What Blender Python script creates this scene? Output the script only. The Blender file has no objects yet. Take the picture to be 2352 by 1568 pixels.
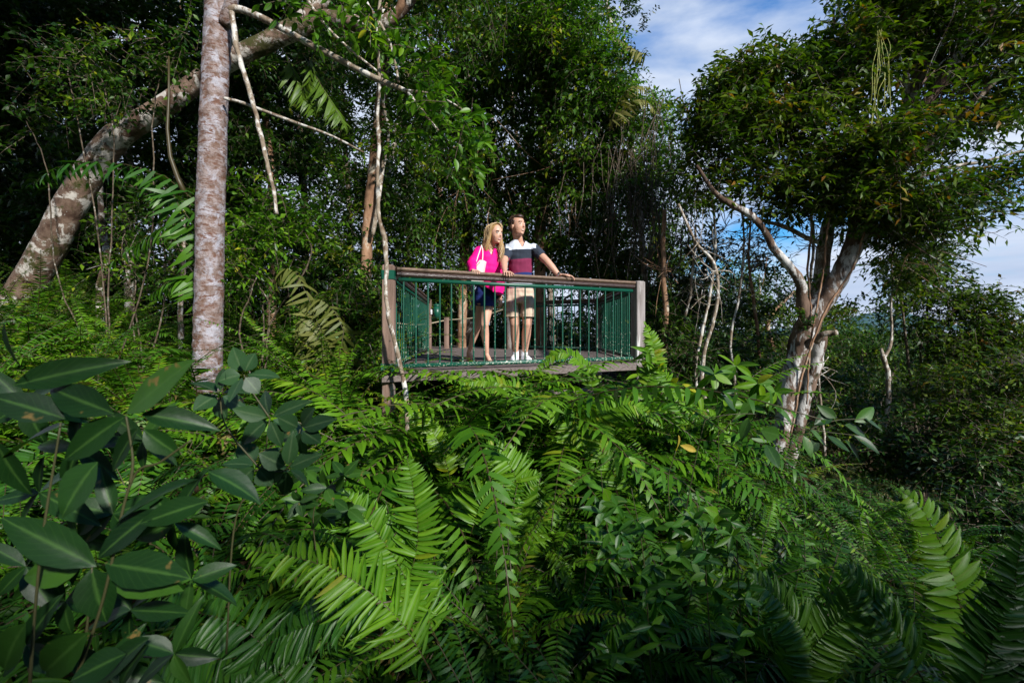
import bpy, bmesh, math, random
import numpy as np
from mathutils import Vector, Matrix
C = bpy.context; S = C.scene; COL = S.collection
RNG = np.random.default_rng(7); random.seed(7)

# ------------------------------------------------------------------ camera, sky, sun, exposure
F = 1045.0; HY = 758.0; CX = 1176.0; EYE = 0.40
cam = bpy.data.cameras.new('camera'); camo = bpy.data.objects.new('camera', cam); COL.objects.link(camo)
cam.sensor_width = 36; cam.lens = 16; cam.shift_y = -26/2352; cam.clip_start = .05; cam.clip_end = 9000
camo.location = (0, 0, EYE); camo.rotation_euler = (math.pi/2, 0, 0); S.camera = camo
cam.dof.use_dof = True; cam.dof.focus_distance = 5.3; cam.dof.aperture_fstop = 5.0
SUN_EL = math.radians(30); SUN_AZ = math.radians(143)      # azimuth clockwise from +Y
SD = Vector((math.sin(SUN_AZ)*math.cos(SUN_EL), math.cos(SUN_AZ)*math.cos(SUN_EL), math.sin(SUN_EL)))
sun = bpy.data.lights.new('sun', 'SUN'); sun.energy = 5.0; sun.angle = math.radians(3); sun.color = (1, .965, .91)
suno = bpy.data.objects.new('sun', sun); COL.objects.link(suno)
suno.rotation_euler = (-SD).to_track_quat('-Z', 'Y').to_euler(); suno.location = (5, -5, 12)
S.view_settings.view_transform = 'Standard'; S.view_settings.look = 'None'
S.view_settings.exposure = 0.5; S.view_settings.gamma = 1
W = bpy.data.worlds.new('World'); S.world = W; W.use_nodes = True
nt = W.node_tree; nt.nodes.clear(); N = nt.nodes.new; Lk = nt.links.new
out = N('ShaderNodeOutputWorld'); bg = N('ShaderNodeBackground'); sky = N('ShaderNodeTexSky')
sky.sky_type = 'NISHITA'; sky.sun_disc = False; sky.sun_elevation = SUN_EL; sky.sun_rotation = SUN_AZ
sky.air_density = 1.3; sky.dust_density = .3; sky.ozone_density = 3
tc = N('ShaderNodeTexCoord'); mp = N('ShaderNodeMapping'); mp.inputs['Scale'].default_value = (1.1, 1.1, 3.4)
mp.inputs['Location'].default_value = (.32, .1, .25)
n1 = N('ShaderNodeTexNoise'); n1.inputs['Scale'].default_value = 1.7; n1.inputs['Detail'].default_value = 7; n1.inputs['Roughness'].default_value = .52
n1.inputs['Distortion'].default_value = .35
cr = N('ShaderNodeValToRGB'); cr.color_ramp.elements[0].position = .27; cr.color_ramp.elements[1].position = .43
Lk(tc.outputs['Generated'], mp.inputs[0]); Lk(mp.outputs[0], n1.inputs[0]); 
sz_ = N('ShaderNodeSeparateXYZ'); Lk(tc.outputs['Generated'], sz_.inputs[0]); mz = N('ShaderNodeMapRange'); mz.inputs[1].default_value = .47; mz.inputs[2].default_value = .60; mz.inputs[4].default_value = .31; Lk(sz_.outputs[2], mz.inputs[0])
sb_ = N('ShaderNodeMath'); sb_.operation = 'SUBTRACT'; Lk(n1.outputs[0], sb_.inputs[0]); Lk(mz.outputs[0], sb_.inputs[1]); Lk(sb_.outputs[0], cr.inputs[0])
n2 = N('ShaderNodeTexNoise'); n2.inputs['Scale'].default_value = 3.1; n2.inputs['Detail'].default_value = 5
mp2 = N('ShaderNodeMapping'); mp2.inputs['Scale'].default_value = (.8, .8, 7)
Lk(tc.outputs['Generated'], mp2.inputs[0]); Lk(mp2.outputs[0], n2.inputs[0])
cc = N('ShaderNodeValToRGB'); cc.color_ramp.elements[0].position = .3; cc.color_ramp.elements[1].position = .7
cc.color_ramp.elements[0].color = (4.0, 4.9, 6.6, 1); cc.color_ramp.elements[1].color = (6.4, 7.1, 8.4, 1)
Lk(n2.outputs[0], cc.inputs[0])
tint = N('ShaderNodeMixRGB'); tint.blend_type = 'MULTIPLY'; tint.inputs[0].default_value = 1; tint.inputs[2].default_value = (.36, 1.0, 1.6, 1)
Lk(sky.outputs[0], tint.inputs[1])
mx = N('ShaderNodeMixRGB'); Lk(cr.outputs[0], mx.inputs[0]); Lk(tint.outputs[0], mx.inputs[1]); Lk(cc.outputs[0], mx.inputs[2])
Lk(mx.outputs[0], bg.inputs[0]); bg.inputs[1].default_value = .09; Lk(bg.outputs[0], out.inputs[0])
S.cycles.max_bounces = 6; S.cycles.diffuse_bounces = 3; S.cycles.glossy_bounces = 2
S.cycles.transmission_bounces = 3; S.cycles.transparent_max_bounces = 4
S.cycles.use_denoising = True

def P(x, y, Z):                      # a point seen at (x, y) of the photo, Z metres ahead
    return np.array([(x-CX)*Z/F, Z, EYE+(HY-y)*Z/F])

# ------------------------------------------------------------------ tagging
def tag(o, label=None, cat=None, group=None, kind=None):
    if label: o['label'] = label
    if cat: o['category'] = cat
    if group: o['group'] = group
    if kind: o['kind'] = kind
    return o
def empty(name, loc, label, cat, group=None, rz=0, sc=1):
    o = bpy.data.objects.new(name, None); COL.objects.link(o); o.location = loc; o.rotation_euler.z = rz
    o.scale = (sc, sc, sc); o.empty_display_size = .1
    return tag(o, label, cat, group)

# ------------------------------------------------------------------ mesh accumulator
class Acc:
    def __init__(s): s.V = []; s.T = []; s.M = []; s.U = []; s.F = {}; s.n = 0
    def add(s, V, Fs, t=.5, m=0., u=0.):
        V = np.asarray(V, float).reshape(-1, 3); n = len(V)
        s.V.append(V); s.T.append(np.broadcast_to(np.asarray(t, float), (n,)).copy()); s.M.append(np.broadcast_to(np.asarray(m, float), (n,)).copy())
        s.U.append(np.broadcast_to(np.asarray(u, float), (n,)).copy())
        for f in (Fs if isinstance(Fs, (list, tuple)) else [Fs]):
            f = np.asarray(f, np.int64)
            if f.size: s.F.setdefault(f.shape[-1], []).append(f.reshape(-1, f.shape[-1])+s.n)
        s.n += n; return s
    def mesh(s, name, mat, smooth=True):
        V = np.concatenate(s.V).astype(np.float32); me = bpy.data.meshes.new(name)
        loops = []; starts = []; st = 0
        for k, fs in s.F.items():
            f = np.concatenate(fs); loops.append(f.ravel()); starts.append(np.arange(len(f))*k+st); st += f.size
        loops = np.concatenate(loops).astype(np.int32); starts = np.concatenate(starts).astype(np.int32)
        me.vertices.add(len(V)); me.vertices.foreach_set('co', V.ravel())
        me.loops.add(len(loops)); me.loops.foreach_set('vertex_index', loops)
        me.polygons.add(len(starts)); me.polygons.foreach_set('loop_start', starts)
        me.polygons.foreach_set('use_smooth', np.full(len(starts), smooth))
        for nm, arr in (('tint', s.T), ('mid', s.M), ('along', s.U)):
            a = me.attributes.new(nm, 'FLOAT', 'POINT'); a.data.foreach_set('value', np.concatenate(arr).astype(np.float32))
        me.update(calc_edges=True); me.materials.append(mat); return me
def link(name, me, parent=None, loc=None):
    o = bpy.data.objects.new(name, me); COL.objects.link(o)
    if parent: o.parent = parent
    if loc is not None: o.location = loc
    return o
def obj(name, acc, mat, parent=None, origin=None, smooth=True):
    if origin is not None:
        og = np.asarray(origin, float); acc.V = [v-og for v in acc.V]
        if parent is not None: origin = None      # parts sit on the thing's own origin
    return link(name, acc.mesh(name, mat, smooth), parent, origin)

def nrm(a): return a/np.maximum(np.linalg.norm(a, axis=-1, keepdims=True), 1e-9)
def spline(pts, rad, m):
    pts = np.asarray(pts, float); rad = np.asarray(rad, float); n = len(pts)
    if n < 3:
        u = np.linspace(0, 1, max(m, 2))[:, None]; return pts[0]*(1-u)+pts[-1]*u, rad[0]*(1-u[:, 0])+rad[-1]*u[:, 0]
    Q = np.vstack([2*pts[0]-pts[1], pts, 2*pts[-1]-pts[-2]]); R = np.concatenate([[rad[0]], rad, [rad[-1]]])
    u = np.linspace(0, n-1-1e-6, m); i = u.astype(int); t = (u-i)[:, None]
    a, b, c, d = Q[i], Q[i+1], Q[i+2], Q[i+3]
    p = .5*((2*b)+(-a+c)*t+(2*a-5*b+4*c-d)*t*t+(-a+3*b-3*c+d)*t**3)
    return p, R[i+1]*(1-t[:, 0])+R[i+2]*t[:, 0]
def tube(acc, pts, rad, sides=8, m=None, rough=0., t=.5, rng=RNG, caps=True, wob=0.):
    m = m or max(2, (len(pts)-1)*4+1)
    p, r = spline(pts, rad, m)
    if wob: p = p+np.cumsum(rng.normal(0, wob, p.shape), 0)*np.minimum(1, np.arange(m)/4)[:, None]
    T = nrm(np.gradient(p, axis=0)); ref = np.array([1., .13, .07]) if abs(T[0][0]) < .8 else np.array([0, 1., .1])
    A = nrm(np.cross(T, ref)); B = np.cross(T, A)
    an = np.linspace(0, 2*np.pi, sides, endpoint=False)
    rr = r[:, None]*np.ones(sides)
    if rough:
        low = rng.normal(0, 1, (m//2+2, sides)); k = np.linspace(0, m//2, m); ki = k.astype(int); kf = (k-ki)[:, None]
        nz = low[ki]*(1-kf)+low[ki+1]*kf; nz = (nz+np.roll(nz, 1, 1)+np.roll(nz, -1, 1))/2
        rr = rr*(1+rough*nz)
    V = p[:, None]+rr[..., None]*(np.cos(an)[None, :, None]*A[:, None]+np.sin(an)[None, :, None]*B[:, None])
    i, j = np.meshgrid(np.arange(m-1), np.arange(sides), indexing='ij'); j2 = (j+1) % sides
    Fq = np.stack([i*sides+j, i*sides+j2, (i+1)*sides+j2, (i+1)*sides+j], -1).reshape(-1, 4)
    fs = [Fq]
    if caps: fs += [np.arange(sides)[None, ::-1], (np.arange(sides)+(m-1)*sides)[None]]
    acc.add(V.reshape(-1, 3), fs, t); return p, r
def boxm(acc, c, d, rz=0, tilt=None, t=.5):
    c = np.asarray(c, float); h = np.asarray(d, float)/2
    v = np.array([[x, y, z] for z in (-1, 1) for y in (-1, 1) for x in (-1, 1)])*h
    R = np.array(Matrix.Rotation(rz, 3, 'Z'))
    if tilt is not None: R = R@np.array(tilt)
    acc.add(v@R.T+c, np.array([[0, 2, 3, 1], [4, 5, 7, 6], [0, 1, 5, 4], [2, 6, 7, 3], [0, 4, 6, 2], [1, 3, 7, 5]]), t)
def beam(acc, a, b, w, h, t=.5, bev=.0):
    a = np.asarray(a, float); b = np.asarray(b, float); T = nrm(b-a); up = np.array([0, 0, 1.])
    if abs(T[2]) > .9: up = np.array([0, 1., 0])
    X = nrm(np.cross(T, up)); U = np.cross(X, T); e = bev
    pr = [(-w/2+e, -h/2), (w/2-e, -h/2), (w/2, -h/2+e), (w/2, h/2-e), (w/2-e, h/2), (-w/2+e, h/2), (-w/2, h/2-e), (-w/2, -h/2+e)] if e else [(-w/2, -h/2), (w/2, -h/2), (w/2, h/2), (-w/2, h/2)]
    n = len(pr); V = [a+X*p+U*q for p, q in pr]+[b+X*p+U*q for p, q in pr]
    Fq = np.array([[i, (i+1) % n, n+(i+1) % n, n+i] for i in range(n)])
    acc.add(V, [Fq, np.arange(n)[None, ::-1], (np.arange(n)+n)[None]], t)

# ------------------------------------------------------------------ leaves
# local frame: u along the leaf, v across, w normal
def leaf_template(kind):
    if kind == 'quad':        # 5 points, folded
        v = np.array([[0, 0, 0], [.42, .5, .06], [.42, -.5, .06], [1, 0, -.12], [.5, 0, 0]]); mid = np.array([0, 1, 1, .3, 0])
        f = [np.array([[0, 2, 4], [4, 2, 3], [0, 4, 1], [4, 3, 1]])]
    elif kind == 'two':
        v = np.array([[0, 0, 0], [.45, .5, .1], [.45, -.5, .1], [1, 0, -.08]]); mid = np.array([0, 1, 1, 0]); f = [np.array([[0, 2, 3], [0, 3, 1]])]
    elif kind == 'full':
        us = [0.06, .2, .38, .58, .78, .92]; ws = [.12, .36, .5, .47, .3, .13]; v = [[0, 0, 0]]; mid = [0]
        for u, w in zip(us, ws):
            dz = -.22*u*u; v += [[u, w, dz+.09*w], [u, w*.5, dz+.01], [u, 0, dz-.01], [u, -w*.5, dz+.01], [u, -w, dz+.09*w]]; mid += [1, .5, 0, .5, 1]
        v += [[1, 0, -.24]]; mid += [0]; v = np.array(v, float); mid = np.array(mid, float); q = []
        for k in range(5):
            for j in range(4): a = 1+k*5+j; q.append([a, a+1, a+6, a+5])
        tr = [[0, 2+j-1+0, 0] for j in range(0)]
        tr = [[0, 1+j+1, 1+j] for j in range(4)]+[[31, 26+j, 26+j+1] for j in range(4)]
        f = [np.array(q), np.array(tr)]
    elif kind == 'strip':     # pinna of a fern or leaflet of a palm
        v = np.array([[0, .34, 0], [0, -.34, 0], [.35, .5, .0], [.35, -.5, .0], [.72, .34, -.08], [.72, -.34, -.08], [1, 0, -.22]]); mid = np.array([.5]*7)
        f = [np.array([[0, 1, 3, 2], [2, 3, 5, 4]]), np.array([[4, 5, 6]])]
    elif kind == 'strip5':    # finer pinna with a midrib
        v = []; mid = []
        for u, w in ((0, .3), (.2, .48), (.45, .5), (.7, .4), (.88, .2)):
            dz = -.25*u*u; v += [[u, w, dz+.05], [u, 0, dz], [u, -w, dz+.05]]; mid += [1, 0, 1]
        v += [[1, 0, -.26]]; mid += [0]; v = np.array(v); mid = np.array(mid, float)
        q = [[k*3+j, k*3+j+1, k*3+j+4, k*3+j+3] for k in range(4) for j in range(2)]
        f = [np.array(q), np.array([[12, 13, 15], [13, 14, 15]])]
    return v, mid, f
TPL = {k: leaf_template(k) for k in ('quad', 'two', 'full', 'strip', 'strip5')}
def leaves(acc, pos, d, nor, length, width, kind='quad', tint=None, rng=RNG, curl=1.):
    v, mid, fs = TPL[kind]; n = len(pos); d = nrm(d); nor = nor-d*(nor*d).sum(-1, keepdims=True); nor = nrm(nor); s = np.cross(nor, d)
    L = np.broadcast_to(length, (n,))[:, None, None]; Wd = np.broadcast_to(width, (n,))[:, None, None]
    cz = np.broadcast_to(curl, (n,))[:, None, None]
    V = pos[:, None]+L*v[None, :, 0:1]*d[:, None]+Wd*v[None, :, 1:2]*s[:, None]+L*cz*v[None, :, 2:3]*nor[:, None]
    if tint is None: tint = rng.random(n)
    k = len(v); off = (np.arange(n)*k)[:, None, None]
    acc.add(V.reshape(-1, 3), [(f[None]+off).reshape(-1, f.shape[1]) for f in fs], np.repeat(tint, k), np.tile(mid, n), np.tile(v[:, 0], n))

def twigs(acc, wood, p0, d, L, K, ll, lw, kind='quad', rng=RNG, droop=.35, up=1., tintc=None, spread=1.0, woodr=.004, rag=.35):
    """N twigs with K alternate leaves each"""
    n = len(p0); d = nrm(d); L = np.broadcast_to(L, (n,)); t = np.linspace(.15, 1, K)
    q = p0[:, None]+d[:, None]*(L[:, None]*t[None])[..., None]
    q[..., 2] -= droop*(L[:, None]*t[None]**2)
    tang = d[:, None]-np.array([0, 0, 1.])*(2*droop*t[None, :, None]); tang = nrm(np.broadcast_to(tang, q.shape))
    side = nrm(np.cross(tang, np.array([0, 0, 1.])+rng.normal(0, .35, (n, 1, 3))))
    sg = np.where((np.arange(K) % 2) == 0, 1., -1.)[None, :, None]
    ld = nrm(tang*.55+side*sg*spread+rng.normal(0, rag, q.shape)-np.array([0, 0, droop*.7]))
    ln = nrm(np.array([0, 0, up])+rng.normal(0, .45, q.shape)+tang*-.2)
    sc = rng.uniform(.65, 1.2, (n, K)); tt = (tintc if tintc is not None else rng.random(n))[:, None]+rng.normal(0, .16, (n, K))
    leaves(acc, q.reshape(-1, 3), ld.reshape(-1, 3), ln.reshape(-1, 3), (ll*sc).ravel(), (lw*sc).ravel(), kind, np.clip(tt, 0, 1).ravel(), rng)
    if wood is not None:
        e0 = p0; e1 = q[:, K//2]; e2 = q[:, -1]; an = np.array([0, 2.09, 4.19]); r = woodr
        ring = np.stack([np.cos(an), np.sin(an), 0*an], -1)*r
        sd = nrm(np.cross(d, np.array([.1, .2, 1.]))); sw = np.cross(sd, d)
        rg = (np.cos(an)[None, :, None]*sd[:, None]+np.sin(an)[None, :, None]*sw[:, None])*r
        V = np.concatenate([e0[:, None]+rg, e1[:, None]+rg*.7, e2[:, None]+rg*.35], 1)
        fq = np.array([[i*3+j, i*3+(j+1) % 3, (i+1)*3+(j+1) % 3, (i+1)*3+j] for i in range(2) for j in range(3)])
        wood.add(V.reshape(-1, 3), (fq[None]+(np.arange(n)*9)[:, None, None]).reshape(-1, 4), .5)

def blob_points(c, r, n, rng, shell=.45):
    u = nrm(rng.normal(size=(n, 3))); k = rng.random(n)**shell
    # lumpy surface: lobes
    lob = nrm(rng.normal(size=(9, 3))); w = np.clip((u@lob.T), 0, 1)**6
    k = k*(.78+.5*w.max(1)); return np.asarray(c)+u*k[:, None]*np.asarray(r), u
def crown(acc, wood, blobs, ll=.1, lw=.04, K=9, L=.4, kind='quad', rng=RNG, droop=.3, dens=1., clump=7):
    """blobs: (x, y, Z, rx_px, ry_px, rz_m, n_twigs)"""
    for (x, y, Z, rx, ry, rz, n) in blobs:
        c = P(x, y, Z); r = np.array([rx*Z/F, rz, ry*Z/F]); n = int(n*dens)
        m = max(3, n//clump); hub, hu = blob_points(c, r, m, rng)
        idx = rng.integers(0, m, n); p = hub[idx]+rng.normal(0, 1, (n, 3))*np.array([1, 1, .55])*L*.42
        d = nrm(hu[idx]*.7+rng.normal(0, .75, (n, 3))+np.array([0, -.25, .15]))
        tc_ = np.clip(rng.normal(.45, .2, m)[idx]+rng.normal(0, .08, n), 0, 1)
        twigs(acc, wood, p-d*L*.35, d, L*rng.uniform(.6, 1.3, n), K, ll, lw, kind, rng, droop, tintc=tc_)

# ------------------------------------------------------------------ materials
def newmat(name):
    m = bpy.data.materials.new(name); m.use_nodes = True; t = m.node_tree; t.nodes.clear(); return m, t, t.nodes.new, t.links.new
def leafmat(name, cols, rough=.42, trans=.3, spec=.45, rib=None, spots=0., veins=0):
    """cols: list of (pos, rgb) over the per-leaf tint"""
    m, t, n, l = newmat(name); o = n('ShaderNodeOutputMaterial'); b = n('ShaderNodeBsdfPrincipled'); a = n('ShaderNodeAttribute'); a.attribute_name = 'tint'
    r = n('ShaderNodeValToRGB'); e = r.color_ramp.elements
    while len(e) < len(cols): e.new(.5)
    for k, (p, c) in enumerate(cols): e[k].position = p; e[k].color = (*c, 1)
    l(a.outputs['Fac'], r.inputs[0]); colr = r.outputs[0]
    if rib:
        a2 = n('ShaderNodeAttribute'); a2.attribute_name = 'mid'; mr = n('ShaderNodeMapRange'); mr.inputs[1].default_value = 0; mr.inputs[2].default_value = .16; mr.inputs[3].default_value = .75; mr.inputs[4].default_value = 0
        l(a2.outputs['Fac'], mr.inputs[0]); x = n('ShaderNodeMixRGB'); l(mr.outputs[0], x.inputs[0]); l(colr, x.inputs[1]); x.inputs[2].default_value = (*rib, 1); colr = x.outputs[0]
    g = n('ShaderNodeTexCoord'); nz = n('ShaderNodeTexNoise'); nz.inputs['Scale'].default_value = 26; nz.inputs['Detail'].default_value = 3; l(g.outputs['Object'], nz.inputs[0])
    if spots:
        vr = n('ShaderNodeMapRange'); vr.inputs[1].default_value = .68; vr.inputs[2].default_value = .74; vr.inputs[4].default_value = spots; l(nz.outputs[0], vr.inputs[0])
        x = n('ShaderNodeMixRGB'); l(vr.outputs[0], x.inputs[0]); l(colr, x.inputs[1]); x.inputs[2].default_value = (.16, .10, .03, 1); colr = x.outputs[0]
    hs = n('ShaderNodeHueSaturation'); vm = n('ShaderNodeMapRange'); vm.inputs[3].default_value = .72; vm.inputs[4].default_value = 1.28; l(nz.outputs[0], vm.inputs[0]); l(vm.outputs[0], hs.inputs['Value']); l(colr, hs.inputs['Color']); colr = hs.outputs[0]
    l(colr, b.inputs['Base Color']); b.inputs['Roughness'].default_value = rough; b.inputs['Specular IOR Level'].default_value = spec
    if veins:
        au = n('ShaderNodeAttribute'); au.attribute_name = 'along'; s1 = n('ShaderNodeMath'); s1.operation = 'MULTIPLY_ADD'; s1.inputs[1].default_value = -.30; l(a2.outputs['Fac'], s1.inputs[0]); l(au.outputs['Fac'], s1.inputs[2])
        s2 = n('ShaderNodeMath'); s2.operation = 'MULTIPLY'; s2.inputs[1].default_value = veins*6.283; l(s1.outputs[0], s2.inputs[0]); s3 = n('ShaderNodeMath'); s3.operation = 'SINE'; l(s2.outputs[0], s3.inputs[0]); s4 = n('ShaderNodeMapRange'); s4.inputs[1].default_value = .9; s4.inputs[2].default_value = 1; l(s3.outputs[0], s4.inputs[0])
        vx = n('ShaderNodeMixRGB'); vf = n('ShaderNodeMath'); vf.operation = 'MULTIPLY'; vf.inputs[1].default_value = .16; l(s4.outputs[0], vf.inputs[0]); l(vf.outputs[0], vx.inputs[0]); l(colr, vx.inputs[1]); vx.inputs[2].default_value = (*rib, 1); colr = vx.outputs[0]; l(colr, b.inputs['Base Color'])
        vb_ = n('ShaderNodeBump'); vb_.inputs['Strength'].default_value = .5; vb_.inputs['Distance'].default_value = .003; l(nz.outputs[0], vb_.inputs['Height']); l(vb_.outputs[0], b.inputs['Normal'])
    tr = n('ShaderNodeBsdfTranslucent'); mc = n('ShaderNodeMixRGB'); mc.blend_type = 'MULTIPLY'; mc.inputs[0].default_value = 1; mc.inputs[2].default_value = (1.5, 1.7, .5, 1); l(colr, mc.inputs[1]); l(mc.outputs[0], tr.inputs[0])
    ms = n('ShaderNodeMixShader'); ms.inputs[0].default_value = trans; l(b.outputs[0], ms.inputs[1]); l(tr.outputs[0], ms.inputs[2]); l(ms.outputs[0], o.inputs[0])
    return m
def barkmat(name, base, dark, lichen, lich_amt=.5, scale=6, zs=.4, moss=None, rough=.85, bump=.6, moss_lo=.58, ring=0., soft=.05, flake=None):
    m, t, n, l = newmat(name); o = n('ShaderNodeOutputMaterial'); b = n('ShaderNodeBsdfPrincipled'); g = n('ShaderNodeTexCoord')
    mp_ = n('ShaderNodeMapping'); mp_.inputs['Scale'].default_value = (1, 1, zs); l(g.outputs['Object'], mp_.inputs[0])
    a = n('ShaderNodeTexNoise'); a.inputs['Scale'].default_value = scale; a.inputs['Detail'].default_value = 8; a.inputs['Roughness'].default_value = .65; l(mp_.outputs[0], a.inputs[0])
    r = n('ShaderNodeValToRGB'); r.color_ramp.elements[0].position = .38; r.color_ramp.elements[0].color = (*dark, 1); r.color_ramp.elements[1].position = .62; r.color_ramp.elements[1].color = (*base, 1); l(a.outputs[0], r.inputs[0]); col = r.outputs[0]
    a2 = n('ShaderNodeTexNoise'); a2.inputs['Scale'].default_value = scale*.7; a2.inputs['Detail'].default_value = 10; a2.inputs['Roughness'].default_value = .7; a2.inputs['Distortion'].default_value = .5
    mp3 = n('ShaderNodeMapping'); mp3.inputs['Location'].default_value = (3.3, 1.7, 9.1); mp3.inputs['Scale'].default_value = (1, 1, zs if ring == 0 else ring); l(g.outputs['Object'], mp3.inputs[0]); l(mp3.outputs[0], a2.inputs[0])
    k = n('ShaderNodeMapRange'); lo = .66-.25*lich_amt; k.inputs[1].default_value = lo; k.inputs[2].default_value = lo+soft; l(a2.outputs[0], k.inputs[0])
    x = n('ShaderNodeMixRGB'); l(k.outputs[0], x.inputs[0]); l(col, x.inputs[1]); x.inputs[2].default_value = (*lichen, 1); col = x.outputs[0]
    if moss:
        a3 = n('ShaderNodeTexNoise'); a3.inputs['Scale'].default_value = scale*.32; a3.inputs['Detail'].default_value = 9; a3.inputs['Roughness'].default_value = .75; l(g.outputs['Object'], a3.inputs[0])
        k3 = n('ShaderNodeMapRange'); k3.inputs[1].default_value = moss_lo; k3.inputs[2].default_value = moss_lo+.05; l(a3.outputs[0], k3.inputs[0])
        x = n('ShaderNodeMixRGB'); l(k3.outputs[0], x.inputs[0]); l(col, x.inputs[1]); x.inputs[2].default_value = (*moss, 1); col = x.outputs[0]
    if flake:
        a4 = n('ShaderNodeTexNoise'); a4.inputs['Scale'].default_value = scale*1.3; a4.inputs['Detail'].default_value = 9; a4.inputs['Roughness'].default_value = .72; mp4 = n('ShaderNodeMapping'); mp4.inputs['Scale'].default_value = (.8, .8, 2.6); mp4.inputs['Location'].default_value = (7, 2, 4); l(g.outputs['Object'], mp4.inputs[0]); l(mp4.outputs[0], a4.inputs[0])
        k4 = n('ShaderNodeMapRange'); k4.inputs[1].default_value = .53; k4.inputs[2].default_value = .59; l(a4.outputs[0], k4.inputs[0]); x = n('ShaderNodeMixRGB'); l(k4.outputs[0], x.inputs[0]); l(col, x.inputs[1]); x.inputs[2].default_value = (*flake, 1); col = x.outputs[0]
    l(col, b.inputs['Base Color']); b.inputs['Roughness'].default_value = rough; b.inputs['Specular IOR Level'].default_value = .25
    bp = n('ShaderNodeBump'); bp.inputs['Strength'].default_value = bump; bp.inputs['Distance'].default_value = .03; l(a.outputs[0], bp.inputs['Height']); l(bp.outputs[0], b.inputs['Normal'])
    l(b.outputs[0], o.inputs[0]); return m
def plain(name, col, rough=.6, spec=.4, bump=0, nscale=60, var=.15, metallic=0., sub=0.):
    m, t, n, l = newmat(name); o = n('ShaderNodeOutputMaterial'); b = n('ShaderNodeBsdfPrincipled'); g = n('ShaderNodeTexCoord')
    a = n('ShaderNodeTexNoise'); a.inputs['Scale'].default_value = nscale; a.inputs['Detail'].default_value = 5; l(g.outputs['Object'], a.inputs[0])
    r = n('ShaderNodeMapRange'); r.inputs[3].default_value = 1-var; r.inputs[4].default_value = 1+var; l(a.outputs[0], r.inputs[0])
    h = n('ShaderNodeHueSaturation'); h.inputs['Color'].default_value = (*col, 1); l(r.outputs[0], h.inputs['Value']); l(h.outputs[0], b.inputs['Base Color'])
    b.inputs['Roughness'].default_value = rough; b.inputs['Specular IOR Level'].default_value = spec; b.inputs['Metallic'].default_value = metallic
    if sub: b.inputs['Subsurface Weight'].default_value = sub; b.inputs['Subsurface Radius'].default_value = (.02, .008, .004); b.inputs['Subsurface Scale'].default_value = .5
    if bump:
        bp = n('ShaderNodeBump'); bp.inputs['Strength'].default_value = bump; bp.inputs['Distance'].default_value = .01; l(a.outputs[0], bp.inputs['Height']); l(bp.outputs[0], b.inputs['Normal'])
    l(b.outputs[0], o.inputs[0]); return m
MT = {}
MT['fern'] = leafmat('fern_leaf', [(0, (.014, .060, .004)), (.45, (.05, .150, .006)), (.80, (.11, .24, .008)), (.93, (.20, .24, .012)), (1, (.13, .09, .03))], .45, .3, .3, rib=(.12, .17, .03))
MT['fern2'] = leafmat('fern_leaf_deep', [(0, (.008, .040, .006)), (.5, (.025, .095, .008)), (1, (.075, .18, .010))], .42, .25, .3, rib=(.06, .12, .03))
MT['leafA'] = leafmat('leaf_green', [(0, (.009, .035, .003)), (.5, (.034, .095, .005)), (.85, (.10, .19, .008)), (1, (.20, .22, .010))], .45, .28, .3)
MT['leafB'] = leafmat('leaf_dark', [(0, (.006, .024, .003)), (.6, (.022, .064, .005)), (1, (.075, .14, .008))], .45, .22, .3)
MT['leafC'] = leafmat('leaf_olive', [(0, (.014, .042, .004)), (.5, (.055, .11, .006)), (.9, (.14, .19, .008)), (1, (.20, .10, .012))], .48, .28, .28)
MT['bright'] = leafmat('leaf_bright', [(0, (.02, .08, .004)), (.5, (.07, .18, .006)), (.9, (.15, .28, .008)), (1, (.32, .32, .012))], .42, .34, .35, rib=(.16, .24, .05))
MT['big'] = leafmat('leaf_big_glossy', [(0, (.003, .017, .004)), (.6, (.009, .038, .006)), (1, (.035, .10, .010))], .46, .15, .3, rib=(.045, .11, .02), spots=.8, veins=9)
MT['grass'] = leafmat('dry_frond', [(0, (.05, .08, .012)), (.5, (.11, .13, .025)), (1, (.22, .20, .06))], .5, .3, .3)
MT['twig'] = barkmat('twig_bark', (.13, .10, .07), (.05, .035, .022), (.28, .27, .24), .35, 18, 1)
MT['stem'] = plain('fern_stem', (.045, .035, .012), .5)
MT['barkL'] = barkmat('mottled_bark', (.26, .21, .20), (.12, .065, .042), (.34, .33, .37), .80, 11, 1.1, rough=.6, bump=1.0, ring=1.0, soft=.13, flake=(.12, .055, .035))
MT['barkM'] = barkmat('mossy_bark', (.19, .13, .095), (.06, .033, .022), (.46, .43, .39), .62, 6, 1, moss=(.045, .045, .012), moss_lo=.52, bump=1)
MT['barkR'] = barkmat('lichen_bark', (.18, .12, .085), (.055, .033, .022), (.50, .49, .47), .60, 5, .45, moss=(.03, .028, .01), moss_lo=.60, bump=.9)
MT['barkP'] = barkmat('pale_bark', (.30, .25, .19), (.12, .08, .05), (.52, .50, .46), .6, 14, .6, bump=.5)
MT['barkT'] = barkmat('reddish_bark', (.34, .20, .12), (.15, .08, .045), (.42, .36, .28), .45, 6, .5, bump=.6)
MT['soil'] = plain('forest_floor', (.028, .018, .010), .95, .1, .8, 9, .5)

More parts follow.
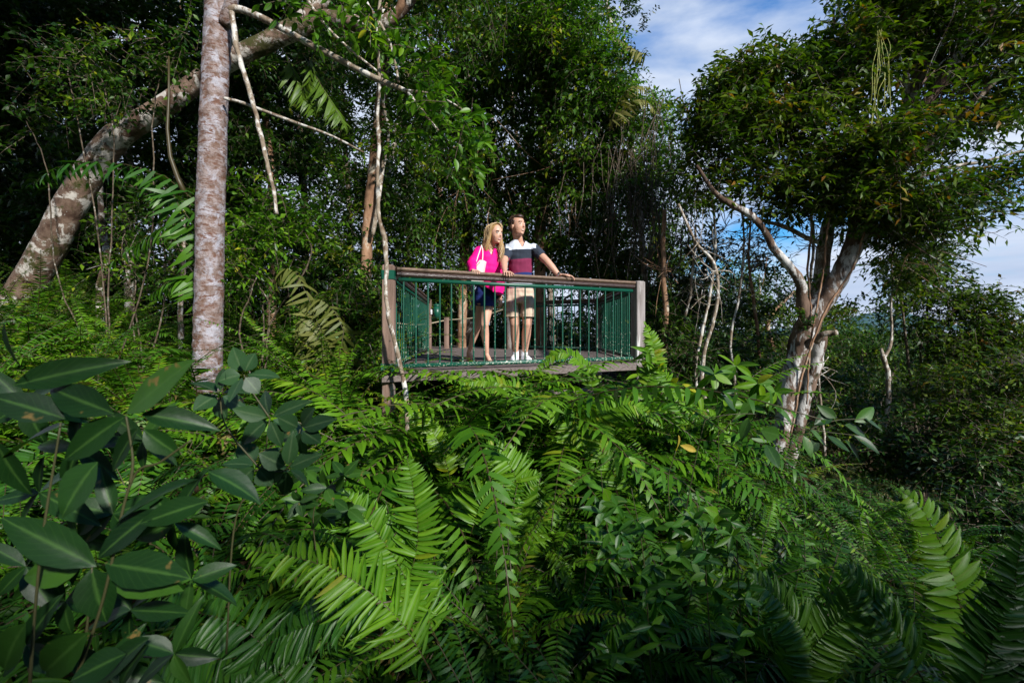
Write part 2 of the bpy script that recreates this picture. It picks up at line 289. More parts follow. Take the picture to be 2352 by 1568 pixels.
# ------------------------------------------------------------------ terrain
CP = np.array([[0, 1.5, -1.75], [-1.5, 1.5, -1.6], [1.5, 1.5, -1.9], [-1, 3, -1.15], [1, 3.2, -1.3], [0, 5, -.95], [1.5, 5.5, -1.1], [-1.3, 4.5, -.85], [-3.3, 5, -.28], [-2.4, 4, -.6], [-2, 7, -.45], [-3, 3, -.75],
      [-6.5, 6, .25], [-5, 4, -.08], [-8, 8, .5], [-4, 9, -.1], [0, 8, -.6], [-1, 10.5, -.35], [2, 10, -.55], [1.6, 8, -.8], [3.5, 6.3, -1.65], [3, 4, -1.95], [4, 3, -2.6], [6, 6, -3.2], [8, 8, -3.4], [7, 4, -3.6], [5, 9, -1.9], [9, 12, -2.4], [15, 16, -2.2], [13, 10, -2.6], [20, 22, -2.0], [3, 14, -1.0], [-12, 14, .6], [-3, 16, 0], [4, 22, -1.5], [-10, 25, .5], [12, 30, -2.5], [40, 40, -4],
      [0, -1, -1.75], [-4, -2, -1.2], [5, -2, -2.8], [0, -6, -1.5], [10, -4, -3.2], [-10, 0, .2], [-20, -8, .2], [20, 0, -3], [0, -20, -1.5], [-30, 30, 1], [30, 10, -3.2]])
def ground(x, y):
    x = np.asarray(x, float); y = np.asarray(y, float)
    d2 = (x[..., None]-CP[:, 0])**2+(y[..., None]-CP[:, 1])**2; w = 1/(d2+.35)**1.6
    return (w*CP[:, 2]).sum(-1)/w.sum(-1)
def ground_z(x, y): return float(ground(np.array(x), np.array(y)))
gr = np.concatenate([np.linspace(-45, -12, 24), np.linspace(-11.5, 20, 127), np.linspace(21, 70, 30)])
gy = np.concatenate([np.linspace(-30, -6, 14), np.linspace(-5.5, 24, 119), np.linspace(26, 80, 28)])
gr = np.concatenate([[-3000, -800, -200], gr, [200, 900, 3000]]); gy = np.concatenate([[-600, -150], gy, [150, 500, 1600, 4500]])
GX, GY = np.meshgrid(gr, gy, indexing='ij'); GZ = ground(np.clip(GX, -45, 60), np.clip(GY, -25, 60))
GZ += RNG.normal(0, .05, GZ.shape)*(GY < 30); far = np.clip((np.hypot(GX, GY)-50)/600, 0, 1); GZ = GZ*(1-far)+(-38)*far
a = Acc(); nx, ny = GX.shape; i, j = np.meshgrid(np.arange(nx-1), np.arange(ny-1), indexing='ij')
a.add(np.stack([GX, GY, GZ], -1).reshape(-1, 3), np.stack([i*ny+j, (i+1)*ny+j, (i+1)*ny+j+1, i*ny+j+1], -1).reshape(-1, 4))
tag(obj('terrain', a, MT['soil']), kind='structure')
# distant wooded hill on the horizon, its haze painted as a blue tint
hm = leafmat('hill_haze_tint', [(0, (.05, .11, .12)), (1, (.09, .16, .17))], .9, 0, .1)
a = Acc(); hx = np.linspace(900, 2900, 90); hy = np.linspace(2600, 4200, 30); HX, HYY = np.meshgrid(hx, hy, indexing='ij')
pk = lambda cx, cy, sx, sy, h: h*np.exp(-((HX-cx)/sx)**2-((HYY-cy)/sy)**2)
HZ = -40+pk(2420, 3000, 300, 350, 125)+pk(2750, 3100, 350, 400, 70)+pk(1800, 3100, 420, 400, 50)+RNG.normal(0, 2.2, HX.shape)
nx, ny = HX.shape; i, j = np.meshgrid(np.arange(nx-1), np.arange(ny-1), indexing='ij')
a.add(np.stack([HX, HYY, HZ], -1).reshape(-1, 3), np.stack([i*ny+j, (i+1)*ny+j, (i+1)*ny+j+1, i*ny+j+1], -1).reshape(-1, 4), RNG.random(HX.size))
tag(obj('hills', a, hm), kind='structure')
# ------------------------------------------------------------------ lookout platform
def paintmat(name, col, lichen, lo, wear_z=True):
    m, t, n, l = newmat(name); o = n('ShaderNodeOutputMaterial'); b = n('ShaderNodeBsdfPrincipled'); g = n('ShaderNodeNewGeometry')
    a = n('ShaderNodeTexNoise'); a.inputs['Scale'].default_value = 45; a.inputs['Detail'].default_value = 4; a.inputs['Roughness'].default_value = .7; l(g.outputs['Position'], a.inputs[0])
    sp = n('ShaderNodeSeparateXYZ'); l(g.outputs['Position'], sp.inputs[0]); k = n('ShaderNodeMapRange'); k.inputs[1].default_value = 0; k.inputs[2].default_value = .8; k.inputs[3].default_value = lo-.065; k.inputs[4].default_value = lo+.08; l(sp.outputs[2], k.inputs[0])
    gt = n('ShaderNodeMath'); gt.operation = 'SUBTRACT'; l(a.outputs[0], gt.inputs[0]); l(k.outputs[0], gt.inputs[1]); mr = n('ShaderNodeMapRange'); mr.inputs[1].default_value = 0; mr.inputs[2].default_value = .03; l(gt.outputs[0], mr.inputs[0])
    x = n('ShaderNodeMixRGB'); l(mr.outputs[0], x.inputs[0]); x.inputs[1].default_value = (*col, 1); x.inputs[2].default_value = (*lichen, 1); l(x.outputs[0], b.inputs['Base Color'])
    b.inputs['Roughness'].default_value = .38; b.inputs['Specular IOR Level'].default_value = .5; l(b.outputs[0], o.inputs[0]); return m
MT['green'] = paintmat('green_paint', (.004, .070, .042), (.42, .45, .36), .62)
MT['wood'] = barkmat('weathered_timber', (.24, .16, .125), (.085, .055, .04), (.34, .31, .28), .35, 7, .12, rough=.75, bump=.5)
MT['woodg'] = barkmat('grey_timber', (.30, .27, .26), (.12, .10, .09), (.52, .51, .50), .45, 9, .15, rough=.8, bump=.5)
def railwood(name, base, dark, rough):
    m, t, n, l = newmat(name); o = n('ShaderNodeOutputMaterial'); b = n('ShaderNodeBsdfPrincipled'); g = n('ShaderNodeTexCoord')
    mp_ = n('ShaderNodeMapping'); mp_.inputs['Rotation'].default_value = (0, 0, -math.atan2(1.326, 2.712)); mp_.inputs['Scale'].default_value = (1.2, 22, 22); l(g.outputs['Object'], mp_.inputs[0])
    a = n('ShaderNodeTexNoise'); a.inputs['Scale'].default_value = 3; a.inputs['Detail'].default_value = 8; a.inputs['Roughness'].default_value = .7; l(mp_.outputs[0], a.inputs[0])
    r = n('ShaderNodeValToRGB'); r.color_ramp.elements[0].position = .36; r.color_ramp.elements[0].color = (*dark, 1); r.color_ramp.elements[1].position = .62; r.color_ramp.elements[1].color = (*base, 1); l(a.outputs[0], r.inputs[0]); l(r.outputs[0], b.inputs['Base Color'])
    b.inputs['Roughness'].default_value = rough; bp = n('ShaderNodeBump'); bp.inputs['Strength'].default_value = .4; bp.inputs['Distance'].default_value = .01; l(a.outputs[0], bp.inputs['Height']); l(bp.outputs[0], b.inputs['Normal']); l(b.outputs[0], o.inputs[0]); return m
MT['railtop'] = railwood('handrail_timber', (.21, .14, .095), (.09, .055, .035), .6)
MT['raildark'] = railwood('stained_timber', (.065, .040, .034), (.025, .015, .013), .35)
MT['deck'] = railwood('deck_boards', (.17, .135, .125), (.07, .052, .048), .8)
MT['joist'] = railwood('frame_timber', (.18, .15, .135), (.07, .052, .045), .85)

FL = np.array([-1.158, 4.354, 0]); FR = np.array([1.554, 5.68, 0]); BR = np.array([1.658, 8.71, 0]); BM = np.array([-.06, 9.6, 0]); BL = np.array([-1.627, 8.86, 0])
plat = empty('lookout_platform', (0, 5.2, 0), 'timber lookout platform with green steel balustrade standing above the fern slope', 'lookout platform')
PO = (0, 5.2, 0)
def clip(poly, a_, b_, c_):           # keep a x + b y <= c
    o = []
    for k in range(len(poly)):
        p, q = poly[k], poly[(k+1) % len(poly)]; dp = a_*p[0]+b_*p[1]-c_; dq = a_*q[0]+b_*q[1]-c_
        if dp <= 0: o.append(p)
        if dp*dq < 0: u = dp/(dp-dq); o.append((p[0]+u*(q[0]-p[0]), p[1]+u*(q[1]-p[1])))
    return o
def planks(acc, poly, z0, z1, w=.088, gap=.007):
    ys = [p[1] for p in poly]; y = min(ys)
    while y < max(ys):
        q = clip(clip(poly, 0, -1, -y), 0, 1, y+w)
        if len(q) >= 3:
            n = len(q); dz = random.uniform(-.0015, .0015)
            V = [(p[0], p[1], z0) for p in q]+[(p[0], p[1], z1+dz) for p in q]
            acc.add(V, [np.arange(n)[None, ::-1], (np.arange(n)+n)[None], np.array([[k, (k+1) % n, n+(k+1) % n, n+k] for k in range(n)])], random.random())
        y += w+gap
un = lambda v: v/np.linalg.norm(v)
df = un(FR-FL); nf = np.array([df[1], -df[0], 0])       # outward normal of the front edge
a = Acc(); e = .06
planks(a, [tuple((FL+nf*e-df*.05)[:2]), tuple((FR+nf*e+df*.05)[:2]), (BR+[.06, 0, 0])[:2].tolist(), BM[:2].tolist(), (BL+[-.06, 0, 0])[:2].tolist()], -.035, 0)
obj('decking', a, MT['deck'], plat, PO, False)
a = Acc(); beam(a, FL+nf*.074-df*.10+[0, 0, -.058], FR+nf*.074+df*.06+[0, 0, -.058], .03, .062, bev=.004); obj('fascia_board', a, MT['joist'], plat, PO, False)
a = Acc(); beam(a, FL-nf*1.4+[0, 0, -.21], FR-nf*1.2+[0, 0, -.21], .07, .16, bev=.004); obj('bearer', a, MT['joist'], plat, PO, False)
a = Acc(); beam(a, FL+[-.07, .2, -.09], BL+[-.07, 0, -.09], .035, .11, bev=.004); obj('side_board', a, MT['joist'], plat, PO, False)
a = Acc(); beam(a, FR+[.075, .2, -.09], BR+[.075, 0, -.09], .035, .11, bev=.004); obj('side_board', a, MT['joist'], plat, PO, False)
for u in np.linspace(.12, .88, 6):
    a = Acc(); q = FL+(FR-FL)*u; beam(a, q+[0, .05, -.070], np.array([q[0], 8.3, -.070]), .045, .066); obj('joist', a, MT['joist'], plat, PO, False)
for u in (.53, .66):      # stub posts and cross pieces half hidden by the ferns under the front edge
    a = Acc(); q = FL+(FR-FL)*u; beam(a, q+nf*.0+[0, 0, -1.0], q+nf*.0+[0, 0, -.285], .11, .11, bev=.006); obj('stump', a, MT['joist'], plat, PO, False)
a = Acc(); q = FL+(FR-FL)*.46; r = FL+(FR-FL)*.76; beam(a, q+nf*.08+[0, 0, -.33], r+nf*.08+[0, 0, -.33], .04, .12, bev=.005); obj('brace', a, MT['joist'], plat, PO, False)
def post(p, top, bot, mat, w=.105, brackets=True, rz=0.):
    a = Acc(); b2 = np.array([[math.cos(rz), -math.sin(rz), 0], [math.sin(rz), math.cos(rz), 0], [0, 0, 1]])
    hw = w/2; e = .008; pr = [(-hw+e, -hw), (hw-e, -hw), (hw, -hw+e), (hw, hw-e), (hw-e, hw), (-hw+e, hw), (-hw, hw-e), (-hw, -hw+e)]
    zs = np.linspace(bot, top-.012, 14); V = []
    for z in zs: V += [b2@np.array([x*(1+random.uniform(-.012, .012)), y, 0])+[p[0], p[1], z] for x, y in pr]
    V += [b2@np.array([x*.8, y*.8, 0])+[p[0], p[1], top] for x, y in pr]; n = 8; m = 15
    Fq = np.array([[k*n+i_, k*n+(i_+1) % n, (k+1)*n+(i_+1) % n, (k+1)*n+i_] for k in range(m-1) for i_ in range(n)])
    a.add(V, [Fq, (np.arange(n)+(m-1)*n)[None]]); o = obj('post', a, mat, plat, PO, False)
    if brackets:
        for z, h in ((.925, .085), (.045, .075)):
            a = Acc(); boxm(a, [p[0], p[1], z], [w+.012, w+.012, h], rz); obj('bracket', a, MT['green'], o, PO, False)
        for z in (.6, .3, -.35):
            a = Acc(); q = np.array([p[0], p[1], z])+nf*(w/2+.0); tube(a, [q, q+nf*.008], [.009, .009], 6, 2); obj('bolt', a, MT['raildark'], o, PO, False)
    return o
rzf = math.atan2(df[1], df[0])
post(FL+[-.02, 0, 0], 1.02, -1.2, MT['wood'], .11, True, 0.05)
post(FR+[.02, .01, 0], 1.01, -1.4, MT['woodg'], .13, False, rzf)
post(BR, 1.0, -1.0, MT['woodg'], .11, False); post(BL, 1.0, -.8, MT['wood'], .11, False); post(BM, 1.0, -.8, MT['wood'], .10, False)
def railing(A, B, sp=.1225, br=.0085, ends=(.07, .07)):
    d = un(B-A); L_ = np.linalg.norm(B-A); A2 = A+d*ends[0]; B2 = B-d*ends[1]
    a = Acc(); tube(a, [A2+[0, 0, .888], B2+[0, 0, .888]], [.021, .021], 12, 2); tube(a, [A2+[0, 0, .052], B2+[0, 0, .052]], [.023, .023], 12, 2)
    o = obj('railing_panel', a, MT['green'], plat, PO)
    n = int(round((L_-.12)/sp))
    for k in range(n):
        q = A+d*(.06+(k+.5)*(L_-.12)/n); a = Acc(); tube(a, [q+[0, 0, .055], q+[0, 0, .885]], [br, br], 8, 2, caps=False); obj('baluster', a, MT['green'], o, PO)
    h = Acc(); beam(h, A2-d*.02+[0, 0, .985], B2+d*.02+[0, 0, .985], .10, .034, bev=.013); o = obj('handrail', h, MT['railtop'], plat, PO, False)
    h = Acc(); beam(h, A2-d*.02+[0, 0, .942], B2+d*.02+[0, 0, .942], .075, .05, bev=.014); obj('rail_moulding', h, MT['raildark'], o, PO, False)
railing(FL, FR); railing(FL, BL, .19, .0075); railing(FR, BR, .14, .0078); railing(BR, BM)
# boardwalk leading away behind the gap in the railing
bw = empty('boardwalk', (-.9, 10, 0), 'plank boardwalk leading off the back of the platform into the forest', 'boardwalk')
a = Acc(); db = un(BM-BL); nb = np.array([-db[1], db[0], 0]); s0 = BL+nb*.03; s1 = BM+nb*.03
planks(a, [tuple(s0[:2]), tuple(s1[:2]), tuple((s1+nb*3.2)[:2]), tuple((s0+nb*3.2)[:2])], -.04, -.004); obj('planks', a, MT['deck'], bw, (-.9, 10, 0), False)
for q0 in (s0, s1):
    a = Acc(); beam(a, q0+[0, .1, -.10], q0+nb*3.2+[0, 0, -.10], .05, .1); obj('side_board', a, MT['joist'], bw, (-.9, 10, 0), False)
rf = empty('rope_fence', (-1.43, 10, 0), 'rope rail strung between timber posts beside the boardwalk behind the couple', 'rope fence')
RO = (-1.43, 10, 0)
rp = [np.array([-1.43, 9.95, .62]), BM+[-.02, .05, .87], np.array([.62, 10.4, .75]), np.array([-2.5, 9.5, .55])]
for p in (rp[0], rp[3], rp[2]):
    a = Acc(); beam(a, [p[0], p[1], -.5], [p[0], p[1], p[2]+.06], .10, .10, bev=.01); obj('post', a, MT['wood'], rf, RO, False)
MT['rope'] = plain('rope', (.34, .29, .20), .9, .1, .5, 200)
for p, q in ((rp[3], rp[0]), (rp[0], rp[1]), (rp[1], rp[2])):
    m_ = (p+q)/2-[0, 0, .07]; a = Acc(); tube(a, [p, m_, q], [.013]*3, 7, 12); obj('rope', a, MT['rope'], rf, RO)
can = empty('metal_canister', (-1.49, 8.86, .5), 'small green metal canister with a domed lid fixed beside the rear left post', 'canister')
c0 = P(1003.5, 731, 8.85); a = Acc()
tube(a, [c0, c0+[0, 0, .23]], [.07, .07], 20, 2); obj('can_body', a, MT['green'], can, (-1.49, 8.86, .5))
a = Acc(); tube(a, [c0+[0, 0, .236], c0+[0, 0, .255], c0+[0, 0, .275], c0+[0, 0, .285]], [.078, .078, .05, .012], 20, 8); obj('lid', a, MT['green'], can, (-1.49, 8.86, .5))
a = Acc(); beam(a, [BL[0]+.05, 8.86, .62], [c0[0], 8.86, .62], .02, .03); obj('bracket', a, MT['green'], can, (-1.49, 8.86, .5))
a = Acc(); boxm(a, P(991, 716, 8.79), [.03, .006, .09]); tag(obj('notice', a, plain('white_card', (.7, .7, .72), .5), None, P(991, 716, 8.79), False), 'small white card fixed on the rear left platform post', 'notice')

# ------------------------------------------------------------------ trees
def tree(name, label, base, cat='tree', group=None): return empty(name, tuple(base), label, cat, group)
def limb(root, pts, mat, name='branch', sides=10, m=None, rough=.05, wob=0., parent=None, og=None):
    a = Acc(); tube(a, [P(x, y, Z) for x, y, Z, r in pts], [r*Z/F*math.cos(math.atan((x-CX)/F))**1.0 for x, y, Z, r in pts], sides, m, rough, wob=wob)
    return obj(name, a, MT[mat], parent or root, og if og is not None else root.location)
def foliage(root, blobs, leaf, ll=.1, lw=.04, K=9, L=.4, kind='quad', droop=.3, dens=1., clump=7, wood='twig', nm='crown'):
    a = Acc(); w = Acc() if wood else None; crown(a, w, blobs, ll, lw, K, L, kind, RNG, droop, dens, clump)
    obj(nm, a, MT[leaf], root, root.location)
    if w is not None: obj('twigs', w, MT[wood], root, root.location)
def sticks(root, blobs, mat='twig', r=(.006, .016), L=(.6, 1.8), name='bare_twigs', down=.2, start=None):
    """thin bare branches inside a crown"""
    a = Acc()
    for (x, y, Z, rx, ry, rz, n) in blobs:
        c = P(x, y, Z); R_ = np.array([rx*Z/F, rz, ry*Z/F]); pts, u = blob_points(c, R_*.8, n, RNG, .8)
        for p, d in zip(pts, u):
            if start is not None: d = nrm(p-np.asarray(start))
            d = nrm(d+RNG.normal(0, .45, 3)+[0, 0, -down]); l_ = RNG.uniform(*L); q = [p-d*l_*.5, p+RNG.normal(0, .06, 3)*l_, p+d*l_*.5+RNG.normal(0, .1, 3)*l_]
            rr = RNG.uniform(*r); tube(a, q, [rr, rr*.75, rr*.35], 5, 9, wob=.006)
    obj(name, a, MT[mat], root, root.location)

# 1 straight mottled trunk, left
t = tree('straight_tree', 'straight mottled grey and brown trunk left of the platform with broken side branches', P(478, 1000, 4.6))
limb(t, [(474, 1010, 4.6, 38), (476, 900, 4.6, 37), (478, 780, 4.6, 36), (481, 640, 4.6, 35), (484, 480, 4.6, 35), (489, 330, 4.6, 34), (494, 200, 4.6, 33), (500, 80, 4.6, 33), (503, -20, 4.6, 34), (505, -160, 4.6, 30), (500, -420, 4.6, 24)], 'barkL', 'trunk', 32, 190, .03)
limb(t, [(515, 60, 4.55, 16), (533, 0, 4.5, 16), (545, -90, 4.4, 14), (560, -300, 4.2, 10)], 'barkL', sides=12)
b = limb(t, [(520, 20, 4.5, 11), (565, 26, 4.5, 9), (640, 62, 4.4, 8.5), (770, 132, 4.3, 7.5), (850, 174, 4.2, 7), (905, 197, 4.15, 6), (940, 212, 4.1, 5)], 'barkP', m=50, rough=.1)
limb(t, [(935, 208, 4.1, 4.5), (965, 250, 4.05, 3.6), (1000, 292, 4, 2.6), (1035, 330, 4, 1.8)], 'barkP', rough=.1, sides=7)
limb(t, [(930, 208, 4.1, 3.5), (985, 215, 4.0, 2.8), (1040, 238, 3.9, 2.2), (1075, 262, 3.9, 1.3)], 'barkP', rough=.1, sides=7)
limb(t, [(880, 175, 4.2, 2.5), (800, 110, 4.2, 3), (740, 50, 4.25, 3.5), (700, -10, 4.3, 4)], 'barkP', rough=.1, sides=7)
limb(t, [(830, -20, 4.2, 3.5), (850, 20, 4.2, 4), (885, 75, 4.2, 3.5), (905, 130, 4.2, 3), (916, 190, 4.18, 3)], 'barkP', rough=.1, sides=7)
limb(t, [(532, 30, 4.45, 7.5), (545, 100, 4.4, 7), (562, 165, 4.4, 6.5), (585, 240, 4.4, 6), (602, 310, 4.4, 6), (618, 380, 4.4, 5.2), (634, 440, 4.4, 4.5), (643, 496, 4.4, 3.5)], 'barkP', m=60, rough=.13, wob=.002)
limb(t, [(515, 226, 4.5, 4.5), (560, 238, 4.5, 4.2), (660, 275, 4.4, 3.8), (760, 312, 4.3, 2.8), (835, 350, 4.2, 1.8)], 'barkP', m=40, rough=.12)
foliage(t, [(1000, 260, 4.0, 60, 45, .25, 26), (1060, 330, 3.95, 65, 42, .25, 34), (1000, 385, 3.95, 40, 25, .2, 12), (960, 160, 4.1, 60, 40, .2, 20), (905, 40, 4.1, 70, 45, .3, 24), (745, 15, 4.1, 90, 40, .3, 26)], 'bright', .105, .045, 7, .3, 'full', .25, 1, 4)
# 2 thick leaning tree, left
t = tree('leaning_tree', 'thick mossy trunk leaning right from the lower left and arching across the top', P(20, 800, 6.2))
limb(t, [(-5, 830, 6.2, 60), (25, 730, 6.2, 52), (72, 640, 6.2, 48), (118, 560, 6.2, 45), (160, 475, 6.2, 42), (215, 385, 6.2, 40), (268, 315, 6.2, 37), (330, 275, 6.15, 30), (400, 228, 6.1, 27), (480, 170, 6.1, 25), (560, 122, 6.0, 24), (630, 90, 6.0, 24), (690, 60, 6.0, 26), (735, 42, 6, 19), (800, 50, 6, 18), (860, 62, 6, 16), (915, 30, 6, 14), (960, -30, 6, 12), (1010, -160, 6, 8)], 'barkM', 'trunk', 26, 140, .035)
limb(t, [(690, 60, 6, 26), (740, 0, 6, 20), (770, -80, 6, 16), (800, -250, 5.8, 10)], 'barkM', m=24)
limb(t, [(905, 45, 6, 10), (925, 0, 5.9, 9), (935, -80, 5.8, 7)], 'barkT', m=12)
foliage(t, [(760, -120, 6, 260, 130, 1.0, 260), (1020, -60, 6, 200, 110, .9, 220)], 'leafA', .10, .042, 9, .4)
# 3 mid trunk behind the platform's left end
t = tree('rusty_trunk_tree', 'reddish brown trunk wrapped in climbing stems rising behind the left platform corner', P(840, 800, 7.4))
limb(t, [(836, 830, 7.4, 15), (838, 700, 7.4, 14), (843, 560, 7.4, 14), (850, 470, 7.4, 14), (862, 380, 7.4, 15), (870, 290, 7.4, 14), (878, 200, 7.4, 13), (884, 90, 7.4, 12), (890, -60, 7.4, 10), (900, -260, 7.4, 7)], 'barkT', 'trunk', 14, 80, .08)
limb(t, [(856, 540, 7.2, 5), (868, 470, 7.2, 5), (876, 400, 7.2, 5), (888, 340, 7.2, 5), (892, 290, 7.2, 4), (880, 230, 7.2, 4), (895, 130, 7.2, 4), (880, 20, 7.2, 4)], 'barkP', 'climbing_stem', 7, 50, .15)
foliage(t, [(930, 330, 7.6, 90, 120, .7, 240), (800, 420, 7.8, 80, 90, .7, 200), (780, 270, 7.9, 60, 70, .5, 90), (900, 130, 7.6, 140, 120, .8, 400), (820, 620, 7.3, 80, 90, .6, 300), (790, 770, 6.9, 80, 90, .5, 330), (870, -60, 7.6, 150, 90, .8, 200)], 'leafA', .11, .045, 9, .34)
# 4 slender pale stem crossing the left post
t = tree('slender_pale_stem', 'thin twisting pale stem rising in front of the left platform post', P(934, 1060, 4.0), 'sapling')
limb(t, [(932, 1070, 4.0, 5.5), (935, 1000, 4.02, 5.2), (934, 935, 4.05, 5.5), (926, 875, 4.08, 5.5), (906, 790, 4.1, 5.2), (890, 720, 4.12, 5.2), (884, 660, 4.13, 4.6), (886, 600, 4.14, 5.4), (882, 540, 4.16, 6.5), (872, 500, 4.18, 4.6), (869, 440, 4.2, 4.6), (868, 380, 4.2, 4.4), (871, 330, 4.2, 4.2), (866, 260, 4.2, 4), (871, 180, 4.2, 3.6), (866, 60, 4.2, 3.3), (880, -80, 4.2, 3)], 'barkP', 'trunk', 10, 120, .12, wob=.0015)
# 5 big tree on the right
t = tree('lichen_tree', 'large forked tree right of the platform with white lichen on its leaning trunk', P(1785, 1130, 6.5)); og = t.location
limb(t, [(1778, 1130, 6.5, 18), (1787, 1050, 6.5, 18), (1800, 960, 6.5, 20), (1815, 880, 6.5, 24), (1838, 790, 6.5, 28), (1868, 720, 6.5, 30), (1912, 660, 6.5, 25), (1945, 600, 6.5, 24), (1966, 550, 6.5, 26), (1985, 490, 6.5, 27), (2005, 430, 6.4, 23), (2050, 350, 6.3, 22), (2120, 250, 6.1, 18), (2200, 130, 5.9, 14), (2290, 10, 5.7, 10)], 'barkR', 'trunk', 26, 120, .065)
limb(t, [(1852, 750, 6.4, 19), (1843, 690, 6.35, 15), (1838, 650, 6.3, 13), (1812, 610, 6.3, 11), (1778, 572, 6.3, 10), (1756, 530, 6.3, 8), (1725, 495, 6.3, 9), (1680, 470, 6.3, 8), (1640, 440, 6.2, 6), (1600, 380, 6.2, 4)], 'barkR', m=60, rough=.09)
limb(t, [(1875, 720, 6.9, 20), (1884, 650, 6.9, 19), (1890, 590, 6.9, 19), (1900, 530, 6.9, 18), (1912, 470, 6.9, 14), (1900, 400, 6.9, 10), (1870, 300, 6.9, 8)], 'barkP', m=50, rough=.07)
limb(t, [(1872, 785, 6.3, 10), (1890, 768, 6.2, 8), (1910, 765, 6.15, 8), (1922, 763, 6.1, 7)], 'barkP', m=12, rough=.1)
limb(t, [(1808, 1080, 6.9, 16), (1830, 990, 6.9, 17), (1850, 900, 6.8, 18), (1872, 830, 6.7, 20), (1880, 770, 6.6, 22)], 'barkR', m=40, rough=.08)
limb(t, [(1890, 560, 6.8, 8), (1850, 545, 6.8, 6), (1800, 520, 6.8, 5.5), (1760, 510, 6.8, 4), (1720, 500, 6.8, 3)], 'barkP', rough=.1, sides=8)
for q in ([(2010, 430, 6.4, 16), (2060, 330, 6.4, 13), (2095, 220, 6.3, 11), (2105, 80, 6.3, 9), (2110, -60, 6.3, 7)], [(2030, 400, 6.3, 13), (2090, 330, 6.2, 11), (2110, 210, 6.2, 9), (2160, 60, 6.1, 7)],
          [(2040, 420, 6.2, 12), (2130, 330, 6.0, 11), (2230, 240, 5.8, 9), (2360, 120, 5.6, 6)], [(2020, 450, 6.1, 10), (2120, 400, 6.0, 8), (2240, 370, 5.9, 5), (2360, 340, 5.8, 3)], [(1990, 470, 6.4, 14), (1975, 380, 6.5, 11), (1940, 260, 6.6, 9), (1950, 120, 6.6, 7)],
          [(2070, 300, 6.3, 10), (2080, 180, 6.3, 9), (2060, 60, 6.3, 7)], [(2130, 420, 5.9, 5), (2200, 390, 5.8, 4), (2290, 375, 5.7, 3), (2360, 350, 5.6, 2)]):
    limb(t, q, 'barkP', m=30, rough=.06, wob=.004)
RB = [(1720, 190, 6.6, 110, 60, .8, 330), (1660, 280, 6.6, 80, 90, .8, 280), (1780, 290, 6.6, 130, 100, .9, 430), (1915, 200, 6.5, 95, 85, .9, 300), (2010, 70, 6.4, 90, 85, .9, 300), (2020, 330, 6.1, 110, 75, .8, 330),
      (1640, 400, 6.7, 80, 70, .7, 150), (1800, 420, 6.6, 130, 50, .8, 160), (2060, 430, 6.0, 110, 65, .7, 240), (2150, 480, 5.9, 100, 55, .7, 190), (2080, 60, 6.3, 150, 100, 1., 330), (2230, 120, 6.0, 130, 120, 1., 230), (2330, 60, 5.8, 110, 120, 1., 230), (2320, 190, 5.9, 80, 60, .7, 170), (2180, 30, 6.4, 140, 80, .8, 200),
      (2200, 300, 6.1, 90, 80, .8, 150), (2310, 405, 5.8, 45, 35, .5, 55), (2250, 450, 5.9, 40, 28, .4, 35), (1950, 430, 6.3, 90, 50, .5, 170), (1850, 455, 6.6, 90, 40, .5, 110), (2070, 530, 6.6, 75, 65, .6, 190), (2120, 600, 7.0, 55, 60, .5, 120), (1900, 340, 6.4, 80, 60, .6, 160), (1860, 150, 6.8, 45, 40, .4, 60), (2110, -100, 6.5, 150, 80, 1, 200), (2200, -90, 6.2, 220, 100, 1.2, 230)]
foliage(t, RB, 'leafC', .125, .045, 8, .4, droop=.25, dens=1.2)
sticks(t, [(2180, 180, 6.0, 170, 150, .5, 34), (1850, 420, 6.5, 160, 90, .5, 26), (2060, 500, 6.2, 90, 90, .4, 12)], 'barkR', (.005, .012), (.7, 2.0), down=-.1, start=P(2000, 480, 6.3))
sticks(t, [(1750, 560, 6.9, 130, 110, .5, 26), (2080, 600, 7.0, 70, 80, .4, 16), (1880, 560, 6.9, 60, 90, .3, 10)], 'barkT', (.003, .007), (.5, 1.3), down=.5)
for q in ([(1905, 500, 6.25, 2.6), (1893, 600, 6.25, 2.4), (1880, 690, 6.2, 2.4), (1862, 800, 6.2, 2.2), (1850, 930, 6.25, 2)], [(1862, 440, 6.6, 3), (1866, 540, 6.6, 3), (1858, 640, 6.5, 2.6), (1864, 720, 6.4, 2.4)], [(1990, 520, 6.2, 3.2), (1950, 620, 6.2, 3), (1890, 720, 6.15, 3), (1840, 860, 6.2, 2.8), (1812, 1000, 6.3, 2.4)]):
    limb(t, q, 'barkT', 'climbing_stem', 6, 40, .1, wob=.004)
foliage(t, [(1985, 520, 6.15, 30, 22, .15, 16), (1890, 640, 6.6, 26, 30, .15, 14), (1850, 720, 6.2, 22, 30, .12, 8), (1950, 690, 6.6, 40, 30, .2, 18)], 'leafA', .09, .04, 7, .25, nm='sprouts')
# 6 crooked dead sapling on the right
t = tree('crooked_sapling', 'crooked bare pale sapling with a forked top in the right gully', P(2028, 985, 7.5), 'sapling')
limb(t, [(2030, 985, 7.5, 6), (2040, 930, 7.5, 6.5), (2040, 890, 7.5, 6), (2038, 850, 7.5, 6.5), (2030, 825, 7.5, 7), (2024, 800, 7.5, 4)], 'barkP', 'trunk', 9, 40, .14)
limb(t, [(2030, 822, 7.5, 5), (2044, 795, 7.5, 4.2), (2048, 760, 7.5, 3.4), (2046, 700, 7.5, 3), (2052, 650, 7.5, 2.6), (2048, 610, 7.5, 2.2), (2052, 540, 7.5, 2)], 'barkP', 'branch', 7, 40, .12)
